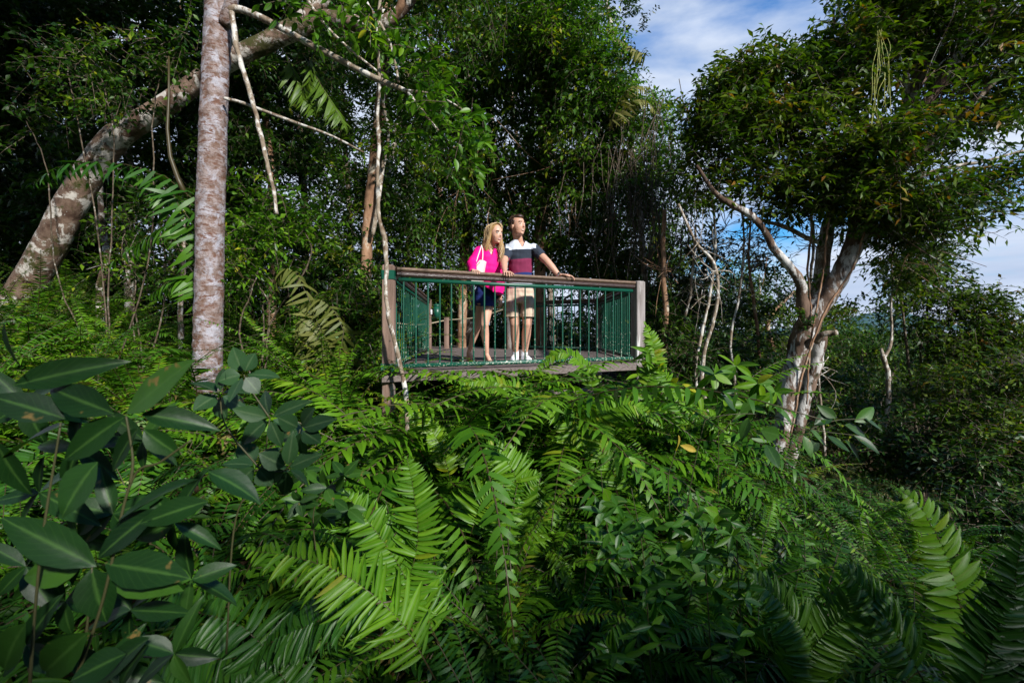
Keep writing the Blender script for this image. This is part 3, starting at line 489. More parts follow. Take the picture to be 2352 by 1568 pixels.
# saplings between platform and the big tree
SAP = [([(1524, 790, 7.4, 7), (1526, 700, 7.4, 7), (1522, 620, 7.4, 6), (1528, 480, 7.4, 5)], 'barkT', 'reddish straight sapling just right of the platform'),
       ([(1622, 930, 6.2, 5.5), (1612, 880, 6.2, 5.5), (1618, 810, 6.2, 5), (1640, 740, 6.2, 5), (1652, 660, 6.2, 4.5), (1636, 600, 6.2, 4), (1600, 560, 6.2, 3.5), (1560, 470, 6.2, 3)], 'barkP', 'pale bending sapling midway between platform and forked tree'),
       ([(1600, 830, 6.8, 4), (1612, 760, 6.8, 4), (1626, 690, 6.8, 3.6), (1640, 560, 6.8, 3), (1630, 440, 6.8, 2.5)], 'barkP', 'thin grey sapling beside the pale bending one'),
       ([(1555, 860, 7.5, 3.5), (1570, 760, 7.5, 3.5), (1590, 660, 7.5, 3), (1600, 520, 7.5, 2.5)], 'barkP', 'very thin leaning sapling right of the reddish sapling'),
       ([(1690, 880, 7.0, 3.5), (1680, 780, 7.0, 3.3), (1700, 680, 7.0, 3), (1715, 560, 7.0, 2.5), (1700, 430, 7, 2)], 'barkP', 'thin grey sapling left of the forked tree'),
       ([(1745, 800, 7.6, 4), (1735, 700, 7.6, 4), (1722, 600, 7.6, 3), (1730, 480, 7.6, 2.5)], 'barkT', 'dark brown sapling close behind the left fork of the big tree'),
       ([(228, 760, 7.2, 14), (225, 660, 7.2, 11), (236, 600, 7.2, 11), (228, 520, 7.2, 9), (220, 380, 7.2, 8)], 'barkM', 'short dark mossy sapling between the leaning trunk and the straight trunk'),
       ([(412, 790, 6.8, 7), (410, 700, 6.8, 7), (414, 600, 6.8, 6), (410, 450, 6.8, 5)], 'barkP', 'thin pale sapling just left of the straight mottled trunk'),
       ([(1892, 1020, 7.2, 4), (1886, 940, 7.2, 4), (1880, 860, 7.2, 3.5), (1890, 780, 7.2, 3)], 'barkP', 'thin pale sapling right behind the base of the forked tree'),
       ([(1860, 640, 8, 4), (1864, 560, 8, 4), (1858, 470, 8, 3)], 'barkP', 'thin sapling seen through the fork of the big tree')]
for q, mt, lb in SAP:
    x0, y0, Z0, r0 = q[0]; t = tree('sapling', lb, P(x0, y0+60, Z0), 'sapling', 'slender saplings in the undergrowth')
    limb(t, [(x0, y0+70, Z0, r0*1.1)]+q, mt, 'trunk', 7, 34, .12, wob=.004)
    sticks(t, [(q[-2][0], q[-2][1], Z0, 70, 90, .3, 7), (q[len(q)//2][0], q[len(q)//2][1], Z0, 60, 80, .3, 5)], mt, (.004, .008), (.4, 1.0))
# 7 vine draped trees behind the platform
t = tree('vine_draped_tree', 'tall dark tree hung with climbers directly behind the platform', P(1250, 830, 9.8))
limb(t, [(1245, 840, 10, 14), (1240, 600, 10, 13), (1250, 300, 10, 11), (1240, 0, 10, 9), (1250, -260, 10, 6)], 'barkT', 'trunk', 10, 40, .08)
limb(t, [(1060, 830, 10.5, 12), (1065, 600, 10.5, 11), (1080, 350, 10.5, 10), (1050, 60, 10.5, 8)], 'barkT', 'trunk', 10, 40, .08)
limb(t, [(1400, 700, 9.6, 8), (1410, 560, 9.6, 8), (1400, 400, 9.6, 7), (1420, 200, 9.6, 5)], 'barkT', 'trunk', 10, 40, .08)
VB = [(1100, 120, 9, 150, 130, .9, 620), (1250, 100, 8.6, 130, 150, .9, 620), (1330, 250, 8.8, 130, 150, .9, 620), (1150, 330, 9.6, 150, 130, .9, 520), (1010, 250, 9.8, 120, 130, .9, 380), (1280, 440, 9.6, 120, 100, .8, 420), (1060, 470, 10, 120, 80, .8, 300), (1400, 400, 9.3, 100, 130, .8, 420),
      (950, 520, 9.8, 90, 90, .8, 300), (1180, 560, 10.4, 150, 70, .8, 260), (1340, 580, 9.8, 110, 80, .8, 320), (1440, 600, 9.4, 80, 90, .7, 300), (1000, 640, 10.6, 110, 60, .8, 260), (1130, -90, 9, 230, 110, 1.2, 450), (1450, 700, 8.9, 70, 60, .6, 200)]
foliage(t, VB, 'leafA', .125, .05, 9, .42, droop=.55, dens=1.3)
sticks(t, [(1120, 400, 9.5, 200, 250, .5, 40), (1330, 420, 9.2, 150, 200, .5, 40)], 'barkT', (.004, .01), (.8, 2.2), down=.9)
# 8 light green tree at the sky's left edge
t = tree('bright_edge_tree', 'light green tree at the left edge of the open sky', P(1440, 850, 8.6))
limb(t, [(1478, 860, 8.8, 9), (1480, 640, 8.8, 8), (1460, 400, 8.8, 7), (1430, 200, 8.8, 6), (1400, 40, 8.8, 5), (1370, -120, 8.8, 4)], 'barkP', 'trunk', 8, 40, .1)
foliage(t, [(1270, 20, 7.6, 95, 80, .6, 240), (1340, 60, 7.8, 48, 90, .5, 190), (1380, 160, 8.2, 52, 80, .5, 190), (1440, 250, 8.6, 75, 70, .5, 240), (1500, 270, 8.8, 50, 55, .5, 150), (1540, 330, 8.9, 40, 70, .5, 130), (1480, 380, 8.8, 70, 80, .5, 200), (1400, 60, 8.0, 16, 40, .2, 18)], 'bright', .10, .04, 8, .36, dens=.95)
foliage(t, [(1510, 480, 8.8, 70, 90, .6, 150), (1560, 420, 8.8, 40, 60, .4, 70), (1540, 580, 8.8, 70, 70, .5, 90)], 'leafC', .07, .03, 8, .34, nm='crown')
# thin hanging vines in front of it
vn = tree('hanging_vines', 'tangle of thin brown vines hanging right of the couple below the sky', P(1490, 300, 8.3), 'vines')
a = Acc()
for k in range(120):
    x = RNG.normal(1500, 60); y0 = RNG.uniform(180, 480); y1 = y0+RNG.uniform(90, 330); Z = RNG.uniform(7.9, 8.7); x1 = x+RNG.normal(0, 34)
    q = [P(x, y0, Z), P((x+x1)/2+RNG.normal(0, 20), (y0+y1)/2, Z+RNG.normal(0, .1)), P(x1, y1, Z)]
    if RNG.random() < .3: q.append(P(x1+RNG.normal(0, 40), y1-RNG.uniform(20, 90), Z))
    r = RNG.uniform(.0035, .009); tube(a, q, [r]*len(q), 4, 12, wob=.012)
obj('vine_stems', a, MT['twig'], vn, vn.location)
t = tree('yellow_vine', 'yellow green string-like vine dangling from the right tree crown', P(2020, 60, 5.6), 'vine'); a = Acc()
for k in range(9):
    x = RNG.normal(2020, 5); y0 = RNG.uniform(40, 110); q = [P(x, y0, 5.6)]
    for s_ in range(4): x += RNG.normal(0, 9); y0 += RNG.uniform(35, 60); q.append(P(x, y0, 5.6+RNG.normal(0, .03)))
    tube(a, q, [.003]*5, 5, 24)
MT['yvine'] = plain('yellow_vine', (.30, .32, .04), .5); obj('strands', a, MT['yvine'], t, t.location)

# ------------------------------------------------------------------ forest behind: individual background trees
def bg_tree(lab, x, Z, top, leaf, wpx, n, grp, ll=.11, base=800):
    p = P(x, base, Z); p[2] = ground_z(p[0], p[1]); r = tree('forest_tree', lab, p, 'tree', grp)
    yb = HY+(EYE-p[2])*F/Z; H = yb-top; rr = 12*8/Z*1.1
    limb(r, [(x, yb+20, Z, rr*1.2), (x+RNG.normal(0, 10), yb-H*.35, Z, rr), (x+RNG.normal(0, 25), yb-H*.7, Z, rr*.7), (x+RNG.normal(0, 30), top+30, Z, rr*.3)], random.choice(['barkT', 'barkP', 'barkM']), 'trunk', 8, 24, .08)
    B = []; k = max(3, int(H/170))
    for i_ in range(k):
        yy = top+60+(H-90)*(i_/(k-.0)); B.append((x+RNG.normal(0, wpx*.3), yy, Z+RNG.normal(0, .5), wpx*RNG.uniform(.7, 1.1), H/k*.85, 1.1, n//k))
    foliage(r, B, leaf, ll*1.35, ll*.6, 9, .55, 'two', .4, wood='twig', clump=9, dens=1.25)
G1 = 'trees in the dark forest behind the left trunks'; G2 = 'trees in the forest behind the platform'; G3 = 'trees on the skyline right of the platform'
for k, (x, Z, top) in enumerate([(-40, 9, -120), (120, 10.5, -150), (300, 9.4, -140), (420, 11.5, -120), (620, 9.6, -140), (700, 12.5, -100), (200, 13.5, -80), (540, 14.5, -60), (30, 15, -90), (800, 15, -40)]):
    bg_tree(['dense dark tree behind the leaning mossy trunk', 'dark leafy tree deep in the left forest'][int(Z > 11)]+(' at the far left edge' if x < 60 else ''), x, Z, top, 'leafB', 135, 1700, G1)  # darker leaf colour stands in for the unlit forest interior
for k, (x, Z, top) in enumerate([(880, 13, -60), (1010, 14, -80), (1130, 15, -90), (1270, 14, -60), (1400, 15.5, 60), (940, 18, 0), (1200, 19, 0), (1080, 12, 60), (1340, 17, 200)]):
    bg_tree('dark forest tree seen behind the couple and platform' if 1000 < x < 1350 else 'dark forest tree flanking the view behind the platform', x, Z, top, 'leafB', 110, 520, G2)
for k, (x, Z, top, w) in enumerate([(1520, 14, 420, 70), (1600, 13, 560, 90), (1700, 15, 600, 90), (1790, 12, 640, 90), (1480, 12, 640, 60), (1940, 13, 700, 80), (1860, 17, 690, 90), (2060, 20, 752, 90), (1990, 18, 735, 90)]):
    bg_tree('bushy tree on the skyline between platform and forked tree' if x < 1830 else 'low bushy tree beyond the forked trunk near the horizon', x, Z, top, 'leafC' if k % 2 else 'leafA', w, 500, G3, .10)
# low understorey closing the view between the trunks
a = Acc(); w = Acc(); rb = np.random.default_rng(21)
for k in range(150):
    Z = rb.uniform(10.8, 19); xs = rb.uniform(-1.25, .50)*Z; g = ground_z(xs, Z); h = rb.uniform(.8, 2.6)*(1 if xs/Z < .3 else .6); n = 70; hub, hu = blob_points((xs, Z, g+h*.5), (.9, .5, h*.55), 10, rb); idx = rb.integers(0, 10, n)
    twigs(a, w, hub[idx]+rb.normal(0, .22, (n, 3)), nrm(hu[idx]+rb.normal(0, .8, (n, 3))), .5, 8, .17, .08, 'two', rb, .35, tintc=np.clip(rb.normal(.4, .2, n), 0, 1))
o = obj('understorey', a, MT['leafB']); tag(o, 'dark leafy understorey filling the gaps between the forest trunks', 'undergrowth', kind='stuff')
o = obj('understorey_stems', w, MT['twig']); tag(o, 'thin stems of the dark understorey between the forest trunks', 'undergrowth', kind='stuff')
# right hand bushes against the sky
RBUSH = [('rounded bushy tree against the sky at the right with glossy leaves', [(2130, 640, 8.5, 60, 90, .5, 260), (2110, 730, 8.5, 70, 60, .5, 200), (2060, 600, 8, 60, 50, .4, 90), (2140, 560, 8, 45, 50, .4, 90)], 'leafB'),
         ('dark leafy shrub rising at the right edge below the cloud', [(2250, 720, 8, 80, 60, .6, 300), (2320, 770, 7.6, 70, 50, .6, 230), (2200, 790, 8, 90, 50, .6, 240), (2240, 680, 8, 40, 30, .4, 80)], 'leafC'),
         ('wide olive shrub spilling down the right bank', [(2300, 880, 6.6, 110, 70, .6, 330), (2160, 880, 7.6, 90, 60, .6, 240), (2340, 1000, 5.8, 90, 70, .5, 230), (2220, 960, 6.5, 70, 40, .4, 130)], 'leafC'),
         ('dark creeper covered bank low on the right', [(2300, 1080, 5.4, 130, 60, .5, 300), (2180, 1070, 6.2, 110, 50, .5, 260), (2090, 990, 6.8, 90, 50, .5, 170), (2330, 1200, 4.6, 110, 70, .4, 200)], 'leafB'),
         ('light green bushes beyond the crooked sapling', [(1980, 800, 11, 90, 40, .8, 300), (2080, 790, 12, 80, 35, .8, 260), (1930, 870, 10, 70, 50, .6, 200), (2130, 830, 10, 80, 35, .6, 200), (1960, 1000, 7.6, 90, 35, .5, 230), (2050, 1060, 7.0, 80, 35, .5, 200), (1930, 940, 8.5, 80, 35, .5, 200), (2060, 930, 9, 80, 40, .5, 220)], 'leafA'),
         ('leafy undergrowth shrub right beside the platform', [(1530, 760, 7.4, 50, 80, .4, 170), (1580, 830, 7, 60, 60, .4, 170), (1660, 830, 7.4, 70, 70, .4, 200), (1740, 850, 7.8, 60, 70, .4, 170), (1600, 720, 8.4, 80, 60, .5, 170), (1700, 720, 9, 80, 60, .5, 170), (1640, 580, 8.4, 80, 80, .5, 150), (1750, 610, 8.8, 60, 70, .5, 110), (1580, 640, 8.2, 50, 60, .5, 120)], 'leafB')]
for lb, B, lf in RBUSH:
    x, y, Z = B[0][:3]; p = P(x, y, Z); p[2] = min(p[2], ground_z(p[0], p[1])); t = tree('shrub', lb, p, 'shrub')
    y0 = HY+(EYE-p[2])*F/Z
    for bx, by, bz, rx, ry, rz, n in B[:3]: limb(t, [(x, y0+10, Z, 5), ((x+bx)/2, (y0+by)/2, (Z+bz)/2, 4), (bx, by, bz, 2.5)], 'twig', 'stem', 7, 12, .1)
    foliage(t, B, lf, .10, .043, 8, .34)
# lit shrubs in the left middle ground
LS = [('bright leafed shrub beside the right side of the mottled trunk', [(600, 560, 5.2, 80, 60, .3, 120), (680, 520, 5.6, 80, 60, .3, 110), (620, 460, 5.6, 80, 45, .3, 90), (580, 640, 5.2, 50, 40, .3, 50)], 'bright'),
      ('leafy branches with upright twigs above the leaning trunk', [(250, 190, 5.4, 120, 80, .4, 110), (130, 120, 5.6, 110, 90, .4, 90), (390, 130, 5.2, 70, 80, .4, 80), (60, 260, 5.8, 80, 90, .4, 50)], 'leafA'),
      ('low shrub between the two left trunks', [(330, 600, 5.8, 90, 50, .4, 90), (380, 470, 5.9, 50, 60, .3, 60), (300, 520, 6.2, 90, 50, .3, 60)], 'leafA'),
      ('dense small leafed shrub at the foot of the rusty trunk', [(830, 700, 5.9, 55, 70, .4, 240), (800, 830, 5.4, 70, 70, .4, 280), (850, 900, 5.0, 45, 60, .3, 130), (760, 720, 6.3, 60, 60, .4, 170)], 'leafA')]
for lb, B, lf in LS:
    x, y, Z = B[0][:3]; p = P(x, y, Z); p[2] = ground_z(p[0], p[1]); t = tree('shrub', lb, p, 'shrub'); y0 = HY+(EYE-p[2])*F/Z
    for bx, by, bz, rx, ry, rz, n in B: limb(t, [(x, y0+10, Z, 2.6), ((x+bx)/2+RNG.normal(0, 25), (y0*.6+by*.4), (Z+bz)/2, 2.2), ((x+bx*3)/4+RNG.normal(0, 20), (y0*.2+by*.8), (Z+bz)/2, 1.8), (bx, by, bz, 1.3)], 'twig', 'stem', 6, 24, .1, wob=.008)
    foliage(t, B, lf, .10 if lf == 'bright' else .085, .04, 8, .32, 'quad')

# ------------------------------------------------------------------ ferns
def frond(acc, st, pts, n, pl, pw, nor=(0, 0, 1), kind='strip', droop=.25, fwd=.45, prof=None, tc=.5, rng=RNG, sr=.004, vee=.15, tipw=.7, s0=.08):
    pts = np.asarray(pts, float); p, _ = spline(pts, [1]*len(pts), n); T = nrm(np.gradient(p, axis=0)); u = np.linspace(0, 1, n)
    nor = np.broadcast_to(np.asarray(nor, float), p.shape); Sd = nrm(np.cross(T, nor)); Nn = np.cross(Sd, T)
    pr = prof(u) if prof else np.minimum(1, (u+.12)*3.2)*np.clip(1-u**2.2, .03, 1)**tipw
    keep = u > s0; p, T, Sd, Nn, pr = p[keep], T[keep], Sd[keep], Nn[keep], pr[keep]; m = len(p)
    for sg in (1, -1):
        ok = rng.random(m) > .03
        d = Sd*sg*(1+rng.normal(0, .1, (m, 1)))+T*(fwd+rng.normal(0, .12, (m, 1)))+Nn*(vee+rng.normal(0, .13, (m, 1)))
        d[:, 2] -= droop*(1+rng.normal(0, .4, m)); nn = Nn+rng.normal(0, .28, (m, 3))
        L = pl*pr*rng.uniform(.88, 1.08, m); leaves(acc, p[ok], d[ok], nn[ok], L[ok], pw*(.45+.55*pr[ok])*rng.uniform(.85, 1.15, ok.sum()), kind, np.clip(tc+rng.normal(0, .1, ok.sum()), 0, 1), rng, curl=rng.uniform(.3, 1.7, ok.sum()))
    tube(st, pts, np.linspace(sr, sr*.3, len(pts)), 5, max(6, n//4), t=.5)
def fern_meshes(name, nf, L, pl, pw, n, mat, rng, kind='strip', erect=1.1, stiff=.5):
    a = Acc(); s = Acc()
    for k in range(nf):
        az = k*2.4+rng.normal(0, .3); el = rng.uniform(.55, 1.25)*erect; l_ = L*rng.uniform(.7, 1.15); hd = np.array([math.cos(az), math.sin(az), 0]); pts = [np.array([0, 0, .0])]; ang = el; bend = rng.uniform(.18, .40)*(1.5-stiff*.6); tw = rng.normal(0, .12)
        for q in range(6):
            pts.append(pts[-1]+(hd*math.cos(ang)+np.array([0, 0, 1])*math.sin(ang)+np.array([-hd[1], hd[0], 0])*tw)*l_/6); ang -= bend
        frond(a, s, pts, n, pl*rng.uniform(.85, 1.1), pw, kind=kind, tc=1.0 if rng.random() < .045 else np.clip(rng.normal(.48, .2), .05, .9), rng=rng, droop=rng.uniform(.05, .45), fwd=rng.uniform(.25, .6))
    hh = np.percentile(np.concatenate(a.V)[:, 2], 99); return a.mesh(name+'_fronds', MT[mat]), s.mesh(name+'_stalks', MT['stem']), hh
rg = np.random.default_rng(3)
FV = [fern_meshes('sword_fern', 13, 1.0, .10, .0165, 46, 'fern', rg), fern_meshes('sword_fern', 12, .85, .075, .014, 46, 'fern', rg, stiff=.8), fern_meshes('sword_fern', 14, 1.1, .08, .0145, 50, 'fern2', rg, stiff=.9),
      fern_meshes('sword_fern', 11, .95, .12, .019, 40, 'fern', rg, stiff=.3), fern_meshes('sword_fern', 14, .75, .06, .0125, 44, 'fern2', rg), fern_meshes('sword_fern', 12, 1.15, .07, .0135, 56, 'fern', rg, erect=1.3, stiff=1.0),
      fern_meshes('bracken', 9, .9, .08, .009, 50, 'grass', rg, stiff=.4)]
FV.append(fern_meshes('big_fern', 11, 1.0, .115, .0175, 44, 'fern', rg, 'strip5', stiff=.6)); FV.append(fern_meshes('big_fern', 10, 1.1, .13, .019, 44, 'fern2', rg, 'strip5', erect=.95, stiff=.5))
def put_fern(x, y, v, sc, lab, grp, sink=.05, cat='fern', dz=0, nm='sword_fern', tilt=None):
    o = empty(nm, (x, y, ground_z(x, y)-sink+dz), lab, cat, grp, random.uniform(0, 6.28), sc)
    o.rotation_euler.x = random.uniform(-.2, .2)+(tilt or 0); o.rotation_euler.y = random.uniform(-.2, .2)
    link('fronds', FV[v][0], o); link('stalks', FV[v][1], o); return o
def inside_deck(x, y):
    for p, q in ((FL, FR), (FR, BR), (BR, BM), (BM, BL), (BL, FL)):
        if (q[0]-p[0])*(y-p[1])-(q[1]-p[1])*(x-p[0]) < -.12*np.linalg.norm(q-p): return False
    return True
placed = []; tries = 0; rf_ = random.Random(11)
while len(placed) < 262 and tries < 40000:
    tries += 1; y = 1.05+8.2*rf_.random()**1.15; x = rf_.uniform(-1.25, 1.05)*(y+.6); mind = .22+.035*y
    if inside_deck(x, y) or (y > 8.2 and -2.4 < x < 2.2) or math.hypot(x, y) < 1.15: continue
    if any((x-a_)**2+(y-b_)**2 < mind*mind for a_, b_ in placed): continue
    if x < -1 and 1.0 < y < 1.6 and x > -1.2: continue
    placed.append((x, y)); g = ground_z(x, y)
    front = y < 4.354+(x+1.158)*.489
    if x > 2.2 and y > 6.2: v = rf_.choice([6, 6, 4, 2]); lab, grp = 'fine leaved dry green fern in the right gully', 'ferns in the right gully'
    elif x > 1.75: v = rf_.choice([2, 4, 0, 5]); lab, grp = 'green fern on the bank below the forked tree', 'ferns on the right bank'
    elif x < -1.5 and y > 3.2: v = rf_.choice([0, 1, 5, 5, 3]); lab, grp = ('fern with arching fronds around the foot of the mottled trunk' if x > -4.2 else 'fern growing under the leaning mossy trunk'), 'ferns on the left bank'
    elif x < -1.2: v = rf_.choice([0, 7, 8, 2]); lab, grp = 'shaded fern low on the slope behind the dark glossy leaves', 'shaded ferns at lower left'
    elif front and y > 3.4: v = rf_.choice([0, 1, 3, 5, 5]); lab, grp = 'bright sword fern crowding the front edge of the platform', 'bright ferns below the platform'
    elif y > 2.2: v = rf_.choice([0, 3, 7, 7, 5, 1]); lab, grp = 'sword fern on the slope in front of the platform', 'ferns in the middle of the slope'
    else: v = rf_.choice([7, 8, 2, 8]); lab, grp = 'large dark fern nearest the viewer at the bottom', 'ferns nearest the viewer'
    # tip of the fern must stay under the deck edge and under the eye line near the camera
    sc = rf_.uniform(1.0, 1.45) if front else (rf_.uniform(1.15, 1.6) if x < -1.5 and y > 3 else rf_.uniform(.85, 1.25)); hmax = (EYE-g)-y*rf_.choice([.105, .12, .15, .25, .36]) if y < 5.8 and -1.3 < x < 2.0 else 1.3
    if y < 2.2: hmax = (EYE-g)-y*.45
    sc = max(.35, min(sc, hmax/FV[v][2])); put_fern(x, y, v, sc, lab, grp)
for k in range(22):
    u = (k+.5)/22; q = FL+(FR-FL)*(u*1.12-.04)+nf*random.uniform(.22, .8); g = ground_z(q[0], q[1]); hm_ = EYE-g-q[1]*random.uniform(.070, .13)
    v = random.choice([0, 1, 5, 1]); put_fern(q[0], q[1], v, hm_/FV[v][2], 'bright sword fern crowding the front edge of the platform', 'bright ferns below the platform')
# rest of the ferns as one mass
a = Acc(); s = Acc(); rr_ = np.random.default_rng(5)
for k in range(330):
    y = rr_.uniform(1.2, 15); x = rr_.uniform(-1.4, 1.3)*(y+.5)
    if inside_deck(x, y) or (y > 8.2 and -2.6 < x < 1.6) or (y < 6 and abs(x) < .4): continue
    g = ground_z(x, y); az0 = rr_.uniform(0, 6.28)
    for f_ in range(6):
        az = az0+f_*1.05+rr_.normal(0, .2); hd = np.array([math.cos(az), math.sin(az), 0]); ang = rr_.uniform(.7, 1.2); pts = [np.array([x, y, g-.03])]; l_ = rr_.uniform(.4, .75) if y < 6 else rr_.uniform(.6, 1.0)
        for q in range(4): pts.append(pts[-1]+(hd*math.cos(ang)+np.array([0, 0, 1])*math.sin(ang))*l_/4); ang -= rr_.uniform(.3, .6)
        frond(a, s, pts, 18, .11*l_/.8, .028, tc=rr_.uniform(.1, .6), rng=rr_)
o = obj('fern_ground_cover', a, MT['fern2']); tag(o, 'low fern undergrowth covering the slope between the larger ferns', 'ground cover', kind='stuff')
# leaf litter / low broad leaves
a = Acc(); n = 26000; yy = 1+19*rr_.random(n)**1.2; xx = rr_.uniform(-1.35, 1.3, n)*(yy+.8); zz = ground(xx, yy)+rr_.random(n)**2*.35
leaves(a, np.stack([xx, yy, zz], -1), rr_.normal(size=(n, 3))*[1, 1, .4], rr_.normal(size=(n, 3))*.5+[0, 0, 1], rr_.uniform(.06, .13, n), rr_.uniform(.03, .06, n), 'two', rr_.random(n))
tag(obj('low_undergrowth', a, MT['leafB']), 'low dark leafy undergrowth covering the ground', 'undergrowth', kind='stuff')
# fine dead stems tangled through the slope
a = Acc()
for k in range(420):
    y = rr_.uniform(1.3, 9); x = rr_.uniform(-1.2, 1.2)*y
    if inside_deck(x, y): continue
    g = ground_z(x, y); p = np.array([x, y, g+rr_.uniform(0, .2)]); d = nrm(rr_.normal(size=3)*[1, 1, .3]+[0, 0, .7]); l_ = rr_.uniform(.3, .8)
    tube(a, [p, p+d*l_*.5+rr_.normal(0, .06, 3), p+d*l_+rr_.normal(0, .12, 3)], [.004, .003, .0015], 4, 8)
tag(obj('dead_stems', a, MT['twig']), 'thin dead brown stems tangled through the ferns', 'dead stems', kind='stuff')

# named fronds near the viewer and palms
def frond_thing(nm, lab, cat, fr, mat, n, pl, pw, Z, kind='strip5', nor=(0, -1, .35), **kw):
    x0, y0 = fr[0][0][:2]; r = empty(nm, tuple(P(x0, y0, Z)), lab, cat); a = Acc(); s = Acc()
    for q in fr: frond(a, s, [P(p[0], p[1], Z if len(p) < 3 else p[2]) for p in q], n, pl*Z/F, pw*Z/F, nor=nor, kind=kind, **kw)
    obj('fronds', a, MT[mat], r, r.location); obj('stalks', s, MT['stem'], r, r.location); return r
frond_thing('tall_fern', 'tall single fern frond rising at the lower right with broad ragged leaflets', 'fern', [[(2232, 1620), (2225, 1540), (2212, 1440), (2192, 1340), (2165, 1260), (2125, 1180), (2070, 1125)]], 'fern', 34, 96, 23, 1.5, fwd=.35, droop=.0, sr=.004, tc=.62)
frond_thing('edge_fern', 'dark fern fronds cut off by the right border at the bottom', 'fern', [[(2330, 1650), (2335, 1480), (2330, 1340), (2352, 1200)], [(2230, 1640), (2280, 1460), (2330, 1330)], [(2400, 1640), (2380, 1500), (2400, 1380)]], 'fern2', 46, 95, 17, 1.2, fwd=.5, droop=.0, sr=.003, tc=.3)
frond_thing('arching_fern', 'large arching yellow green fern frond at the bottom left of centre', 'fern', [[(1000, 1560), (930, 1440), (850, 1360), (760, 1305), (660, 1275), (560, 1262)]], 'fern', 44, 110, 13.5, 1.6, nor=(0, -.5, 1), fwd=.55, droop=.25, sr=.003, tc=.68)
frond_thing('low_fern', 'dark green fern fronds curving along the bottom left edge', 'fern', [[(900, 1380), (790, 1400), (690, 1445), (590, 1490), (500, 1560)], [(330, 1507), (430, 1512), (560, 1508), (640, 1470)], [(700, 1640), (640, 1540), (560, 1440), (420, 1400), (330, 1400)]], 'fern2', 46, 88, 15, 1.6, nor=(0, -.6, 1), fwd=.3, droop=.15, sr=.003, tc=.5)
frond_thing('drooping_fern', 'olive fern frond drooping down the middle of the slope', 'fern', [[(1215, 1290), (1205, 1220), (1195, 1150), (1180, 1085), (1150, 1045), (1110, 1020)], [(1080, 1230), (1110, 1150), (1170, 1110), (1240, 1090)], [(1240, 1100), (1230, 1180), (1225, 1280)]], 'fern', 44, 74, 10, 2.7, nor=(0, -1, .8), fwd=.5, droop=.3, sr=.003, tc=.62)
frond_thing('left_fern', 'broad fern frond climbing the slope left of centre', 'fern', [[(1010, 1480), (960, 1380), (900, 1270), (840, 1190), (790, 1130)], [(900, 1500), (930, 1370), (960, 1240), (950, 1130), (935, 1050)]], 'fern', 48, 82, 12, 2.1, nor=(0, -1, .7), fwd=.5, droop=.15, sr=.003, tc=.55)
frond_thing('ragged_fern', 'pale green fern frond at the right beside its large neighbour', 'fern', [[(2120, 1560), (2060, 1460), (1990, 1360), (1930, 1300)], [(1800, 1600), (1870, 1480), (1960, 1400), (2040, 1370)], [(1900, 1640), (1860, 1480), (1790, 1380), (1720, 1320)]], 'fern2', 44, 80, 13, 1.7, nor=(0, -1, .7), fwd=.5, droop=.1, sr=.003, tc=.85)
for nm_, lb_, fr_, Z_, tc_ in (('tongue_fern', 'bright fern frond leaning over the front of the left post', [[(1040, 1120), (1010, 1020), (965, 960), (900, 915)]], 3.4, .9), ('tongue_fern', 'yellow green frond lying along the platform front edge', [[(1240, 970), (1190, 900), (1120, 875), (1060, 880)], [(1100, 1090), (1060, 1040), (1000, 1030), (900, 1050)]], 3.6, .8),
                           ('tongue_fern', 'bright fern fronds climbing in front of the right platform post', [[(1590, 1010), (1560, 930), (1520, 850), (1490, 770)], [(1480, 900), (1500, 840), (1500, 790), (1480, 740)], [(1360, 900), (1350, 850), (1290, 810), (1230, 850)], [(1700, 1040), (1650, 970), (1590, 940), (1540, 900)]], 4.5, .8),
                           ('tongue_fern', 'arching bright fern below the middle of the platform', [[(1330, 1060), (1310, 980), (1250, 930), (1180, 960)], [(1330, 1060), (1380, 960), (1450, 930), (1520, 980)], [(1420, 1150), (1400, 1060), (1330, 1000), (1270, 1010)]], 3.2, .8)):
    frond_thing(nm_, lb_, 'fern', fr_, 'bright' if tc_ > .85 else 'fern', 40, 34 if Z_ > 3.3 else 44, 9, Z_, nor=(0, -.8, 1), fwd=.45, droop=.15, sr=.003, tc=tc_-.1)
PK = dict(kind='strip', nor=(0, -.3, 1), droop=1.0, fwd=.45, sr=.006, vee=.0, tipw=.45)
frond_thing('palm', 'long palm frond drooping in front of the leaning mossy trunk', 'palm', [[(560, 640), (470, 480), (380, 405), (290, 378), (200, 372), (130, 385), (70, 425)], [(560, 640), (430, 500), (400, 450), (370, 435), (310, 400)]], 'fern2', 30, 66, 10, 4.9, tc=.6, **PK)
frond_thing('palm', 'palm fronds fanning left of the mottled trunk at mid height', 'palm', [[(470, 720), (450, 590), (420, 520), (360, 530), (300, 570), (240, 615)], [(470, 720), (440, 640), (400, 640), (340, 680)]], 'fern', 28, 62, 10, 4.9, tc=.45, **PK)
frond_thing('palm', 'small drooping palm with yellowish fronds right of the mottled trunk', 'palm', [[(760, 880), (745, 780), (720, 720), (690, 640), (650, 620), (615, 700)], [(760, 880), (740, 790), (715, 730), (690, 740), (700, 850)], [(760, 880), (790, 760), (740, 690), (690, 700)]], 'grass', 28, 60, 8, 5.0, tc=.5, **PK)
frond_thing('palm', 'feathery dark fronds hanging under the arching branch', 'palm', [[(660, 130), (680, 180), (700, 220), (720, 260)], [(700, 130), (740, 200), (770, 250), (790, 290)], [(720, 120), (700, 180), (690, 220)]], 'leafB', 30, 60, 6, 6.5, tc=.9, **PK)
